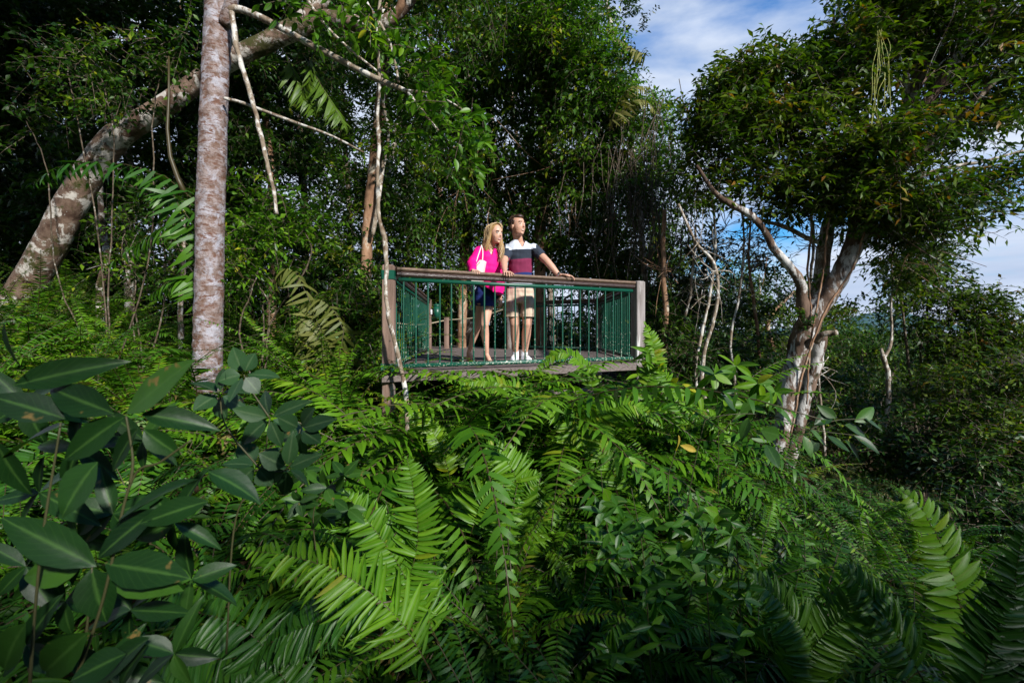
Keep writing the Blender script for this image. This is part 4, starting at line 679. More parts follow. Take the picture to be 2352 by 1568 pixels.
frond_thing('palm', 'pale fan of palm leaves high on the bright tree by the sky', 'palm', [[(1400, 300), (1420, 235), (1450, 200), (1490, 200)], [(1400, 300), (1440, 240), (1480, 230), (1510, 260)], [(1490, 130), (1450, 110), (1420, 90)]], 'grass', 26, 40, 5, 8.0, tc=.8, **PK)
frond_thing('palm', 'reddish brown broken palm stalk hanging left of the mottled trunk', 'palm', [[(425, 445), (405, 400), (385, 330), (388, 240), (388, 130)]], 'grass', 4, 2, 1, 4.9, sr=.03, tc=.3)

# ------------------------------------------------------------------ broad leaved plants placed by eye
MT['gstem'] = plain('green_brown_stem', (.045, .045, .015), .6)
def leaf_plant(nm, lab, Z, lv, stems, mat='big', cat='shrub', tc=.5, nor=(0, -.8, .6), wood='gstem', sr=.003):
    """lv: (x0, y0, x1, y1, width_px[, Z])"""
    x0, y0 = stems[0][0][:2] if stems else lv[0][:2]; r = empty(nm, tuple(P(x0, y0, Z)), lab, cat); a = Acc()
    n = len(lv); p0 = np.array([P(q[0], q[1], (q[5] if len(q) > 5 else Z)) for q in lv]); p1 = np.array([P(q[2], q[3], (q[5] if len(q) > 5 else Z)+RNG.uniform(-.12, .06)*Z*.4) for q in lv])
    d = p1-p0; L = np.linalg.norm(d, axis=1); w = np.array([.86*q[4]*(q[5] if len(q) > 5 else Z)/F for q in lv])
    leaves(a, p0, d, np.array(nor)+RNG.normal(0, .3, (n, 3)), L, w, 'full', np.clip(RNG.normal(tc, .22, n), 0, 1), curl=RNG.uniform(.3, 1.5, n)); obj('leaves', a, MT[mat], r, r.location)
    for q in stems:
        a = Acc(); tube(a, [P(x_, y_, Z) for x_, y_ in q], np.linspace(sr, sr*.6, len(q)), 7, len(q)*6, .08); obj('stem', a, MT[wood], r, r.location)
    return r
rz_ = random.Random(9); XL = []
for cx_, cy_ in ((60, 930), (180, 1030), (330, 1010), (90, 1130), (260, 1180), (400, 1200), (60, 1300), (180, 1230), (300, 1400), (60, 1480), (250, 1540), (400, 1500), (150, 1380), (440, 1330)):
    a0 = rz_.uniform(0, 6)
    for k in range(5): an = a0+k*1.25+rz_.uniform(-.3, .3); l_ = rz_.uniform(90, 155); XL.append((cx_, cy_, cx_+l_*math.cos(an), cy_+l_*math.sin(an)*.8, rz_.uniform(38, 58), rz_.uniform(.92, 1.15)))
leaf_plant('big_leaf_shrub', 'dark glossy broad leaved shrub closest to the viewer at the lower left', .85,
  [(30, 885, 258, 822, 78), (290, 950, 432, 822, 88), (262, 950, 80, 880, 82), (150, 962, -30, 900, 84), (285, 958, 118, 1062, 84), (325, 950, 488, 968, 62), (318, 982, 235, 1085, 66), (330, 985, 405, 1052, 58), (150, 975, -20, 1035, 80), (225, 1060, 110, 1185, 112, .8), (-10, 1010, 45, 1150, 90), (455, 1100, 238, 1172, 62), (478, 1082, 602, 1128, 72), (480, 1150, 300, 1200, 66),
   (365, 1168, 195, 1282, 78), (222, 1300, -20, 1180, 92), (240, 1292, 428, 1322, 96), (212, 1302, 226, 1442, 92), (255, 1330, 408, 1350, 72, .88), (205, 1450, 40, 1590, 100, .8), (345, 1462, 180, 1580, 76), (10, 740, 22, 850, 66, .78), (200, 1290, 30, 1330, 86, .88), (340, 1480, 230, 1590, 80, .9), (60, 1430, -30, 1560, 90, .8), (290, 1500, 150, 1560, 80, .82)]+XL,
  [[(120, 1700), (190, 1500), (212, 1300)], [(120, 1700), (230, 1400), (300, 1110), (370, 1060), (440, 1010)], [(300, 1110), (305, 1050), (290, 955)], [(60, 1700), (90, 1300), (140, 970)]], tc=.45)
lv = []; rl = random.Random(4)
for cx_, cy_, rr2 in ((620, 960, 95), (505, 905, 80), (660, 1075, 85), (560, 860, 75), (690, 985, 75), (590, 1070, 80)):
    a0 = rl.uniform(0, 6)
    for k in range(6):
        an = a0+k*1.05+rl.uniform(-.2, .2); l_ = rr2*rl.uniform(.75, 1.1); lv.append((cx_+8*math.cos(an), cy_+8*math.sin(an), cx_+l_*math.cos(an), cy_+l_*math.sin(an)*.85, rl.uniform(38, 56), rl.uniform(1.25, 1.5)))
MT['dull'] = leafmat('dull_leaf', [(0, (.009, .034, .012)), (1, (.024, .068, .020))], .5, .2, .35, rib=(.07, .12, .05), spots=1, veins=8)
leaf_plant('dull_leaf_shrub', 'dull grey green shrub with broad leaves right of the dark glossy one', 1.4, lv, [[(520, 1500), (540, 1200), (600, 1080), (620, 960)], [(600, 1080), (520, 980), (505, 905)], [(620, 960), (580, 900), (560, 860)], [(600, 1080), (660, 1075), (690, 985)]], 'dull', tc=.5)
def whorls(cs, l0, w0, Z, n=5, seed=1, dz=.15):
    r_ = random.Random(seed); o_ = []
    for x_, y_ in cs:
        a0 = r_.uniform(0, 6)
        for k in range(n):
            an = a0+k*6.28/n+r_.uniform(-.3, .3); l_ = l0*r_.uniform(.7, 1.15); o_.append((x_, y_, x_+l_*math.cos(an), y_+l_*math.sin(an)*.8+l0*.1, w0*r_.uniform(.8, 1.15), Z+r_.uniform(-dz, dz)))
    return o_
leaf_plant('teal_leaf_shrub', 'low shrub with bluish green leaves left of centre', 2.0, whorls([(700, 1080), (750, 1120), (790, 1090), (740, 1180), (690, 1150), (800, 1170)], 52, 26, 2.0, 6, 2), [[(730, 1300), (720, 1180), (750, 1110)]], 'big', tc=.8)
leaf_plant('glossy_branch', 'glossy broad leaves on a slanting branch in front of the forked tree base', 2.6, [(1962, 968, 2022, 935, 34), (1940, 975, 2000, 1000, 30), (1860, 985, 1905, 1025, 34), (1870, 975, 1925, 940, 32), (1762, 958, 1782, 900, 40), (1790, 1000, 1752, 990, 42), (1900, 1000, 1955, 1035, 30), (1960, 1000, 2030, 1035, 26), (1920, 960, 1880, 930, 28), (1845, 1000, 1870, 1050, 30), (1690, 945, 1660, 900, 26), (1985, 960, 2030, 985, 24), (1820, 975, 1790, 930, 30), (1760, 1020, 1790, 1070, 34), (1880, 1010, 1850, 1040, 30), (1940, 1010, 1990, 1060, 26), (1700, 950, 1740, 905, 26), (1720, 960, 1700, 1010, 26)],
  [[(1560, 1250), (1610, 1000), (1640, 958), (1760, 952), (1860, 985), (1970, 1000)], [(1860, 985), (1920, 965), (1985, 962)]], 'big', 'shrub', .75)
leaf_plant('bright_leaf_shrub', 'bright broad leaved sprig in front of the saplings right of the platform', 3.6, whorls([(1640, 860), (1690, 840), (1740, 880), (1600, 900), (1780, 900), (1660, 920), (1720, 930)], 50, 22, 3.6, 6, 5), [[(1650, 1200), (1650, 1000), (1645, 860)], [(1650, 1000), (1720, 920), (1740, 880)]], 'bright', tc=.45)
leaf_plant('bright_leaf_shrub', 'bright climbing leaves at the foot of the right platform post', 4.6, whorls([(1490, 810), (1510, 850), (1470, 860), (1540, 880), (1450, 900), (1500, 920), (1560, 930)], 34, 15, 4.6, 6, 6), [[(1510, 1060), (1510, 940), (1495, 800)]], 'bright', tc=.6)
leaf_plant('round_leaf_vine', 'climber with round leaves trailing down the right of centre', 2.2, whorls([(1370, 1210), (1500, 1190), (1400, 1150), (1560, 1260), (1350, 1290), (1620, 1300), (1650, 1180), (1600, 1180)], 36, 30, 2.2, 3, 8, .3), [[(1500, 1600), (1420, 1350), (1390, 1180), (1380, 1080)], [(1560, 1500), (1600, 1250), (1540, 1150)]], 'fern', 'climber', .4)
leaf_plant('yellow_leaf_sprig', 'single yellow leaf and pale dead leaf on a branch right of centre', 2.4, [(1545, 1035, 1560, 1003, 22), (1562, 1020, 1612, 1035, 18)], [[(1540, 1200), (1535, 1100), (1548, 1035)]], 'ylw', 'sprig', .9) if False else None
MT['ylw'] = leafmat('yellowed_leaf', [(0, (.35, .24, .02)), (1, (.45, .36, .08))], .5, .3, .3)
leaf_plant('yellow_leaf_sprig', 'yellow leaf beside a pale dead leaf on a thin stem right of centre', 2.4, [(1552, 1035, 1568, 1003, 22), (1562, 1022, 1612, 1037, 18)], [[(1540, 1200), (1535, 1100), (1552, 1035)]], 'ylw', 'sprig', .5)
# curtain of broad hanging leaves low right of centre
leaf_plant('trailing_leaf_climber', 'shaded climber with narrow leaves trailing down right of centre', 2.0, whorls([(RNG.uniform(1380, 1750), RNG.uniform(1150, 1540)) for k in range(46)], 48, 17, 2.0, 5, 12, .45), [[(1500, 1640), (1480, 1300), (1450, 1120)], [(1640, 1640), (1620, 1300), (1600, 1150)], [(1720, 1640), (1700, 1400), (1690, 1200)]], 'fern2', 'climber', .5)

# ------------------------------------------------------------------ unseen trees added around the viewer to block sun and sky light
def shade_tree(lab, base, blobs, trunk, ll=.16):
    r = empty('added_shade_tree', tuple(base), lab, 'tree'); og = np.array(base, float)  # added out of view; crowns placed to block light
    a = Acc(); tube(a, trunk, np.linspace(.16, .05, len(trunk)), 10, 24, .06); obj('trunk', a, MT['barkT'], r, r.location)
    a = Acc(); w = Acc()
    for c, rad, n in blobs:
        m = n//8; hub, hu = blob_points(c, rad, m, RNG, .5); idx = RNG.integers(0, m, n); p = hub[idx]+RNG.normal(0, .25, (n, 3)); d = nrm(hu[idx]+RNG.normal(0, .8, (n, 3)))
        twigs(a, w, p, d, .5*ll/.16*.8, 8, ll, ll*.47, 'two', RNG, .3)
    obj('crown', a, MT['leafA'], r, r.location); obj('twigs', w, MT['twig'], r, r.location)
shade_tree('unseen dense bush added behind the viewer to shade the near slope', (1.5, -3, -1.9), [((1.2, -3, .8), (2.0, .7, 1.8), 1200), ((-1.0, -3, 1.3), (1.8, .7, 2.1), 1300), ((3.4, -3, .8), (1.9, .7, 2.0), 1300), ((5.4, -2.8, .9), (1.6, .7, 2.4), 1200), ((7.4, -2.8, .6), (1.6, .7, 2.7), 1200)], [(1.5, -3, -2), (1.5, -3, -.8), (1.3, -3, .4)])
shade_tree('low unseen bush added behind the viewer to darken the nearest ferns', (2.5, -1.4, -2), [((2.0, -1.4, -.5), (1.8, .4, 1.35), 700), ((4.6, -1.4, -.9), (1.6, .4, 1.5), 600), ((.2, -1.3, -.8), (.9, .35, 1.1), 300)], [(2.5, -1.4, -2.4), (2.5, -1.4, -1.2), (2.2, -1.4, -.4)])
shade_tree('unseen tall tree added behind the viewer to shade the upper left', (-6, -6, -1.2), [((-3.5, -6, 9.5), (2.6, 1.2, 2.3), 900), ((-6.5, -6, 8.5), (2.6, 1.2, 3.2), 900), ((-7, -6, 3), (3, 1.2, 3), 900)], [(-6, -6, -1.4), (-5.8, -6, 3), (-5, -6, 8.5)])
shade_tree('unseen tall tree added left of the viewer to cut overhead sky light', (-7, 0, 0), [((-6, 1, 9.5), (4.4, 4.4, 1.0), 1700), ((-9, -2, 4), (1.5, 3, 3), 900), ((-10, -3, 9), (3, 3, 2), 700)], [(-7.5, 0, -.2), (-7.2, 0, 4), (-5, .5, 8.5)], .30)
shade_tree('unseen tall tree added further left to cut overhead sky light', (-9, 5, .3), [((-8.5, 5, 10), (3, 3.4, 1.2), 1000), ((-4, 5, 10.6), (2.4, 2.8, .8), 700)], [(-9, 5, 0), (-9, 5, 4), (-8, 5, 9)], .30)
shade_tree('unseen broad canopy added above and behind the viewer to cut sky light', (2, -6, -1.6), [((-2, 0, 11), (3, 3.4, 1), 1000), ((-2, -7, 10.5), (3.5, 3, 1.5), 1000)], [(2, -6, -2), (2, -6, 4), (1.5, -4, 10.5)], .30)
shade_tree('unseen row of trees added behind the viewer to block low sky light', (-1, -11, -1), [((-8, -10, 4), (3.5, 1.5, 5), 1300), ((-2, -11, 4), (3.5, 1.5, 5), 1300), ((3.5, -11, 3.5), (2.6, 1.5, 5), 1100)], [(-1, -11, -1), (-1, -11, 3), (-1.5, -11, 8)], .30)
# ------------------------------------------------------------------ people
def sph(acc, c, r, R=None, nu=16, nv=10):
    th = np.linspace(0, np.pi, nv+1)[1:-1]; ph = np.linspace(0, 2*np.pi, nu, endpoint=False)
    v = [[0, 0, 1]]+[[math.sin(t)*math.cos(p), math.sin(t)*math.sin(p), math.cos(t)] for t in th for p in ph]+[[0, 0, -1]]
    v = np.array(v)*np.asarray(r, float)
    if R is not None: v = v@np.array(R).T
    m = len(th); q = [[1+k*nu+j, 1+(k+1)*nu+j, 1+(k+1)*nu+(j+1) % nu, 1+k*nu+(j+1) % nu] for k in range(m-1) for j in range(nu)]
    t = [[0, 1+j, 1+(j+1) % nu] for j in range(nu)]+[[1+m*nu, 1+(m-1)*nu+(j+1) % nu, 1+(m-1)*nu+j] for j in range(nu)]
    acc.add(v+np.asarray(c, float), [np.array(q), np.array(t)])
def cap(acc, p, q, r1, r2=None, n=14):
    r2 = r1 if r2 is None else r2; p = np.asarray(p, float); q = np.asarray(q, float); T = nrm(q-p); ref = np.array([1., 0, 0]) if abs(T[0]) < .8 else np.array([0, 1., 0]); A = nrm(np.cross(T, ref)); B = np.cross(T, A)
    an = np.linspace(0, 2*np.pi, n, endpoint=False); prof = [(p-T*r1*math.sin(f), r1*math.cos(f)) for f in (1.35, 1.0, .6, .25)]+[(p, r1), ((p+q)/2, (r1+r2)/2), (q, r2)]+[(q+T*r2*math.sin(f), r2*math.cos(f)) for f in (.25, .6, 1.0, 1.35)]
    V = np.array([c+r*(math.cos(a_)*A+math.sin(a_)*B) for c, r in prof for a_ in an]); m = len(prof)
    f = np.array([[k*n+j, k*n+(j+1) % n, (k+1)*n+(j+1) % n, (k+1)*n+j] for k in range(m-1) for j in range(n)])
    acc.add(V, [f, np.arange(n)[None, ::-1], (np.arange(n)+(m-1)*n)[None]])
def chain(acc, pts, rs):
    for k in range(len(pts)-1): cap(acc, pts[k], pts[k+1], rs[k], rs[k+1])
def loft(acc, rings, n=32, yaw=0.):
    """rings: (centre, rx, ry)"""
    an = np.linspace(0, 2*np.pi, n, endpoint=False); m = 1+(len(rings)-1)*4
    c, _ = spline([r[0] for r in rings], [r[1] for r in rings], m); k = np.linspace(0, len(rings)-1, m); rx = np.interp(k, range(len(rings)), [r[1] for r in rings]); ry = np.interp(k, range(len(rings)), [r[2] for r in rings])
    cx, sx = math.cos(yaw), math.sin(yaw); V = []
    for i_ in range(m):
        x = np.sign(np.cos(an))*np.abs(np.cos(an))**.85*rx[i_]; y = np.sin(an)*ry[i_]; V.append(c[i_]+np.stack([x*cx-y*sx, x*sx+y*cx, 0*x], -1))
    f = np.array([[a_*n+j, a_*n+(j+1) % n, (a_+1)*n+(j+1) % n, (a_+1)*n+j] for a_ in range(m-1) for j in range(n)])
    acc.add(np.concatenate(V), [f, np.arange(n)[None, ::-1], (np.arange(n)+(m-1)*n)[None]])
def melt(name, acc, mat, parent, voxel=.005, smooth=6, cut=None, wr=0.):
    """joins the pieces of acc into one continuous surface"""
    me = acc.mesh(name+'_raw', mat); o = bpy.data.objects.new('tmp', me); COL.objects.link(o)
    r = o.modifiers.new('r', 'REMESH'); r.mode = 'VOXEL'; r.voxel_size = voxel
    s = o.modifiers.new('s', 'SMOOTH'); s.iterations = smooth; s.factor = .5
    dg = bpy.context.evaluated_depsgraph_get(); dg.update(); m2 = bpy.data.meshes.new_from_object(o.evaluated_get(dg)); bpy.data.objects.remove(o); m2.name = name
    if cut or wr:
        b = bmesh.new(); b.from_mesh(m2)
        if cut: bmesh.ops.delete(b, geom=[f for f in b.faces if cut(f.calc_center_median())], context='FACES')
        if wr:
            from mathutils import noise
            for v in b.verts:
                c = v.co; v.co = c+v.normal*wr*(noise.noise(Vector((c.x*9, c.y*9, c.z*22)))+.5*noise.noise(Vector((c.x*30, c.y*30, c.z*14+5))))
        b.to_mesh(m2); b.free()
    m2.transform(Matrix.Translation(-parent.location)) if parent.parent is None else m2.transform(Matrix.Translation(-parent.parent.location))
    m2.materials.clear(); m2.materials.append(mat)
    for p in m2.polygons: p.use_smooth = True
    o = link(name, m2, parent); return o
def small(name, acc, mat, parent, root=None, smooth=True): return obj(name, acc, mat, parent, tuple((root or parent).location), smooth)
MT['skin'] = plain('skin_man', (.50, .285, .20), .5, .35, .05, 40, .06, sub=.12)
MT['skinw'] = plain('skin_woman', (.55, .32, .23), .45, .4, .05, 40, .05, sub=.12)
MT['lip'] = plain('lips', (.42, .06, .07), .35); MT['teeth'] = plain('teeth', (.8, .78, .74), .3); MT['eye'] = plain('eyes', (.02, .013, .01), .2, .6); MT['eyew'] = plain('eye_white', (.7, .68, .66), .3)
MT['white'] = plain('white_canvas', (.72, .73, .76), .8, .2, .2, 90, .05); MT['cream'] = plain('cream_leather', (.74, .70, .63), .45, .4, .1, 60, .04)
MT['brow'] = plain('brow_hair', (.06, .03, .015), .7); MT['tan'] = plain('tan_leather', (.50, .34, .22), .5)
def hairmat(name, a_, b_):
    m, t, n, l = newmat(name); o = n('ShaderNodeOutputMaterial'); b = n('ShaderNodeBsdfPrincipled'); g = n('ShaderNodeAttribute'); g.attribute_name = 'tint'; r = n('ShaderNodeValToRGB'); r.color_ramp.elements[0].color = (*a_, 1); r.color_ramp.elements[1].color = (*b_, 1)
    l(g.outputs['Fac'], r.inputs[0]); l(r.outputs[0], b.inputs['Base Color']); b.inputs['Roughness'].default_value = .42; l(b.outputs[0], o.inputs[0]); return m
MT['blonde'] = hairmat('blonde_hair', (.30, .18, .07), (.80, .62, .36)); MT['brown'] = hairmat('brown_hair', (.035, .016, .008), (.13, .065, .032))
def bands(name, bs, tilt=0., nz=.02):
    """horizontal bands of woven colour by height in metres above the deck"""
    m, t, n, l = newmat(name); o = n('ShaderNodeOutputMaterial'); b = n('ShaderNodeBsdfPrincipled'); g = n('ShaderNodeNewGeometry'); sp = n('ShaderNodeSeparateXYZ'); l(g.outputs['Position'], sp.inputs[0])
    no = n('ShaderNodeTexNoise'); no.inputs['Scale'].default_value = 9; l(g.outputs['Position'], no.inputs[0])
    mm = n('ShaderNodeMath'); mm.operation = 'MULTIPLY_ADD'; mm.inputs[1].default_value = nz; l(no.outputs[0], mm.inputs[0]); l(sp.outputs[2], mm.inputs[2])
    m2 = n('ShaderNodeMath'); m2.operation = 'MULTIPLY_ADD'; m2.inputs[1].default_value = tilt; l(sp.outputs[0], m2.inputs[0]); l(mm.outputs[0], m2.inputs[2])
    mr = n('ShaderNodeMapRange'); mr.inputs[1].default_value = .8; mr.inputs[2].default_value = 1.6; l(m2.outputs[0], mr.inputs[0]); r = n('ShaderNodeValToRGB'); r.color_ramp.interpolation = 'CONSTANT'; e = r.color_ramp.elements
    while len(e) < len(bs): e.new(.5)
    for k, (z, c) in enumerate(bs): e[k].position = min(1, max(0, (z-.8)/.8)); e[k].color = (*c, 1)
    l(mr.outputs[0], r.inputs[0]); w = n('ShaderNodeTexNoise'); w.inputs['Scale'].default_value = 160; l(g.outputs['Position'], w.inputs[0]); wm = n('ShaderNodeMapRange'); wm.inputs[3].default_value = .8; wm.inputs[4].default_value = 1.2; l(w.outputs[0], wm.inputs[0])
    h = n('ShaderNodeHueSaturation'); l(wm.outputs[0], h.inputs['Value']); l(r.outputs[0], h.inputs['Color']); l(h.outputs[0], b.inputs['Base Color']); b.inputs['Roughness'].default_value = .85; b.inputs['Specular IOR Level'].default_value = .15; l(b.outputs[0], o.inputs[0]); return m
def frame(f, up=(0, 0, 1)):
    f = nrm(np.array(f, float)); r = nrm(np.cross(f, up)); u = np.cross(r, f); return np.stack([r, f, u], 1)     # columns: right, forward, up
def hand(acc, w, d, n, s=1., side=1, curl=.9):
    """wrist w, direction d, back-of-hand normal n; fingers bend away from n"""
    d = nrm(np.array(d, float)); n = np.array(n, float); n = nrm(n-d*(n@d)); x = np.cross(d, n)*side
    k = w+d*.085*s
    for o_ in (-.03, -.01, .01, .03): cap(acc, w+x*o_*.6*s, k+x*o_*s, .013*s, .0115*s, 10)
    for o_, L, r in ((-.033, .058, .0072), (-.012, .072, .008), (.011, .078, .0082), (.033, .070, .008)):
        a = k+x*o_*s; ang = .35*curl; p = [a]
        for q in (.42, .32, .26): dd = d*math.cos(ang)-n*math.sin(ang)+x*o_*2.0; p.append(p[-1]+dd*L*q*s); ang += .55*curl
        chain(acc, p, [r*s, r*.95*s, r*.9*s, r*.8*s])
    b = w+d*.02*s+x*.028*s; chain(acc, [b, b+(d*.7+x*.8-n*.2)*.035*s, b+(d*1.5+x*1.0-n*.5)*.04*s], [.013*s, .011*s, .009*s])
def head(acc, c, R, s=1., fem=False):
    L = lambda x, y, z: c+R@(np.array([x, y, z])*s)
    q = .88 if fem else 1.
    sph(acc, L(0, -.012, .035), np.array([.075, .096, .09])*s, R, 24, 16); sph(acc, L(0, .026, -.012), np.array([.066*(.96 if fem else 1), .067, .09])*s, R, 24, 16)
    sph(acc, L(0, .024, -.060), np.array([.056*q, .056, .047])*s, R, 24, 14); sph(acc, L(0, .064, -.090), np.array([.021*q, .017, .016])*s, R)
    for g in (1, -1):
        sph(acc, L(g*.037, .052, -.026), np.array([.022, .022, .022])*s, R); sph(acc, L(g*.027, .077, .033), np.array([.024, .0105, .006])*s, R)
        sph(acc, L(g*.076, -.008, -.005), np.array([.008, .018, .030])*s*q, R)
    cap(acc, L(0, .086, .02), L(0, .104, -.02), .007*s, .0100*s*q); cap(acc, L(-.010, .092, -.024), L(.010, .092, -.024), .0075*s*q)
def face(root, body, c, R, s, fem=False):
    L = lambda x, y, z: c+R@(np.array([x, y, z])*s)
    for g in (1, -1):
        a = Acc(); sph(a, L(g*.031, .0805, .012), np.array([.014, .008, .0055])*s, R); e = small('eye', a, MT['eyew'], root)
        a = Acc(); sph(a, L(g*.033, .0865, .012), np.array([.0065, .004, .0055])*s, R); o = obj('iris', a, MT['eye'], e, tuple(root.location))
        a = Acc(); cap(a, L(g*.017, .0925, .034), L(g*.046, .083, .035), .0032*s, .0024*s, 8); small('eyebrow', a, MT['brow'], root)
        if fem: a = Acc(); cap(a, L(g*.018, .088, .0185), L(g*.046, .078, .02), .0025*s, .0018*s, 8); small('eyelashes', a, MT['eye'], root)
    a = Acc(); sph(a, L(0, .0775, -.0535), np.array([.0205, .0085, .006])*s, R); small('teeth', a, MT['teeth'], root)
    a = Acc(); chain(a, [L(-.030, .066, -.045), L(-.012, .0845, -.0635), L(.012, .0845, -.0635), L(.030, .066, -.045)], [.002*s, .0036*s, .0036*s, .002*s]); chain(a, [L(-.030, .066, -.045), L(-.01, .087, -.0475), L(.01, .087, -.0475), L(.030, .066, -.045)], [.002*s, .0028*s, .0028*s, .002*s]); melt('lips', a, MT['lip'] if fem else plain('lips_man', (.42, .20, .15), .5), root, .002, 1)

# ---- man
mp0 = P(1192, 834, 5.55); mp0[2] = 0
man = empty('person', tuple(mp0), 'man in a striped t-shirt and beige shorts leaning on the handrail and looking right', 'person')
hc = P(1189, 520.5, 5.36); HR = frame((.66, -.75, .08)); b = Acc(); head(b, hc, HR, 1.05)
nb_ = P(1191, 556, 5.44); cap(b, hc+[-.012, .02, -.06], nb_, .054, .058)
sl, sr_ = P(1166, 573, 5.45), P(1226, 571, 5.41)
cap(b, nb_+[0, 0, -.02], sl+[.02, 0, -.01], .042, .046); cap(b, nb_+[0, 0, -.02], sr_+[-.02, 0, -.01], .042, .046)
loft(b, [(P(1192, 560, 5.44), .07, .065), (P(1194, 570, 5.44), .155, .088), (P(1195, 585, 5.45), .155, .1), (P(1195, 620, 5.48), .135, .098), (P(1193, 655, 5.52), .14, .1), (P(1192, 685, 5.54), .15, .105), (P(1192, 696, 5.54), .10, .09)])
el, wl = P(1157, 603, 5.2), P(1159, 620, 4.985); chain(b, [sl, el], [.054, .043]); chain(b, [el, (el+wl)/2, wl], [.043, .04, .029])
er, wr_ = P(1257, 601, 5.28), P(1283, 632, 5.235); chain(b, [sr_, er], [.054, .043]); chain(b, [er, (er*.6+wr_*.4), wr_], [.043, .042, .029])
hl = P(1160, 627, 4.93); hl[2] = 1.028; cap(b, wl, hl, .028, .022); hand(b, hl, (.25, -1, -.12), (0, 0, 1), 1.08, -1, .8)
hr = P(1287, 634.5, 5.21); hr[2] = 1.03; cap(b, wr_, hr, .028, .022); hand(b, hr, (1, .1, -.1), (0, .1, 1), 1.1, 1, .7)
for hx, kx, ax, tx in ((1175, 1182, 1184, 1178), (1209, 1211, 1205, 1214)):
    h_, k_, a_ = P(hx, 684, 5.55), P(kx, 744, 5.5), P(ax, 811, 5.6); chain(b, [h_, k_], [.085, .056]); chain(b, [k_, k_*.65+a_*.35+[0, .012, 0], a_], [.054, .056, .034]); t_ = P(tx, 830, 5.42); t_[2] = .04
    cap(b, a_, [a_[0], a_[1], .05], .034, .035); cap(b, [a_[0], a_[1], .05], t_, .036, .03)
melt('body', b, MT['skin'], man, .0048, 5); face(man, None, hc, HR, 1.05)
a = Acc(); L = lambda x, y, z: hc+HR@(np.array([x, y, z])*1.05)
sph(a, L(0, -.028, .052), np.array([.078, .087, .080])*1.05, HR); sph(a, L(0, .025, .098), np.array([.056, .060, .036])*1.05, HR); sph(a, L(0, -.075, 0), np.array([.062, .04, .06])*1.05, HR)
for g in (1, -1): cap(a, L(g*.074, .012, .02), L(g*.075, .02, .05), .01, .012)
hb = melt('hair', a, MT['brown'], man, .005, 3)
a = Acc(); hg = np.random.default_rng(8)
for k in range(420):
    u = nrm(hg.normal(size=3)*[1, 1, .8]+[0, -.15, .7]); 
    if u[1] > .55 and u[2] < .75: continue
    q = L(*(u*[.076, .09, .081]+[0, -.024, .05])); dd = HR@nrm(u*.7+np.array([0, .1, .5])+hg.normal(0, .3, 3)); tube(a, [q, q+dd*.006, q+dd*.013+[0, 0, -.002]], [.0022, .002, .001], 4, 4, t=hg.random())
obj('hair_tufts', a, MT['brown'], hb, tuple(man.location))
SH = bands('striped_jersey', [(.0, (.50, .55, .66)), (1.012, (.02, .035, .14)), (1.085, (.20, .028, .075)), (1.243, (.030, .038, .055)), (1.352, (.58, .63, .72))], -.05)
a = Acc(); loft(a, [(P(1191, 551, 5.43), .066, .062), (P(1193, 559, 5.43), .115, .084), (P(1195, 567, 5.44), .182, .103), (P(1196, 580, 5.45), .178, .118), (P(1196, 600, 5.46), .158, .120), (P(1195, 630, 5.49), .148, .116), (P(1194, 650, 5.51), .155, .122), (P(1194, 663, 5.52), .166, .132)])
cap(a, sl+[.01, 0, .0], sl*.35+el*.65, .066, .060); cap(a, sr_, sr_*.45+er*.55, .066, .060)
vb = P(1201, 573, 5.3); vt0, vt1 = P(1180, 548, 5.3), P(1207, 548, 5.3)
def vneck(c):
    if c.z > P(0, 551.5, 5.43)[2]: return True
    sx, sz = (c.x/c.y)*F+CX, HY-(c.z-EYE)*F/c.y
    if c.y < 5.42 and 545 < sz < 567:
        u = (567-sz)/19; return 1200-12*u-1 < sx < 1200+9*u+1
    for s0, e0 in ((sl, el), (sr_, er)):
        dd = e0-s0; q = np.array(c)-s0; u = q@dd/(dd@dd); lim = .74 if s0 is sl else .62
        if u > lim and np.linalg.norm(q-dd*u) < .085 and abs(c.x-P(1196, 0, 5.45)[0]) > .145: return True
    return False
ss = melt('striped_shirt', a, SH, man, .0048, 6, vneck, .005); ss.data.materials.append(plain('navy_marl', (.030, .038, .055), .85, .15, .3, 120, .15)); cx_ = P(1196, 0, 5.45)[0]-man.location.x
for p in ss.data.polygons:
    if (abs(p.center.x-cx_) > .141 and p.center.z < 1.362) or (abs(p.center.x-cx_) > .178 and p.center.z < 1.41): p.material_index = 1
MT['khaki'] = plain('beige_cotton', (.56, .43, .33), .85, .15, .35, 45, .08)
a = Acc(); loft(a, [(P(1193, 650, 5.52), .152, .118), (P(1193, 668, 5.53), .172, .135), (P(1193, 688, 5.54), .182, .138), (P(1193, 697, 5.54), .175, .13)])
loft(a, [(P(1178, 676, 5.54), .09, .12), (P(1175, 700, 5.53), .094, .12), (P(1174, 729, 5.52), .092, .108)]); loft(a, [(P(1208, 676, 5.54), .09, .12), (P(1211, 700, 5.53), .093, .12), (P(1212, 729, 5.52), .09, .108)])
zc = P(0, 727.5, 5.52)[2]; melt('shorts', a, MT['khaki'], man, .006, 3, lambda c: c.z < zc, .009)
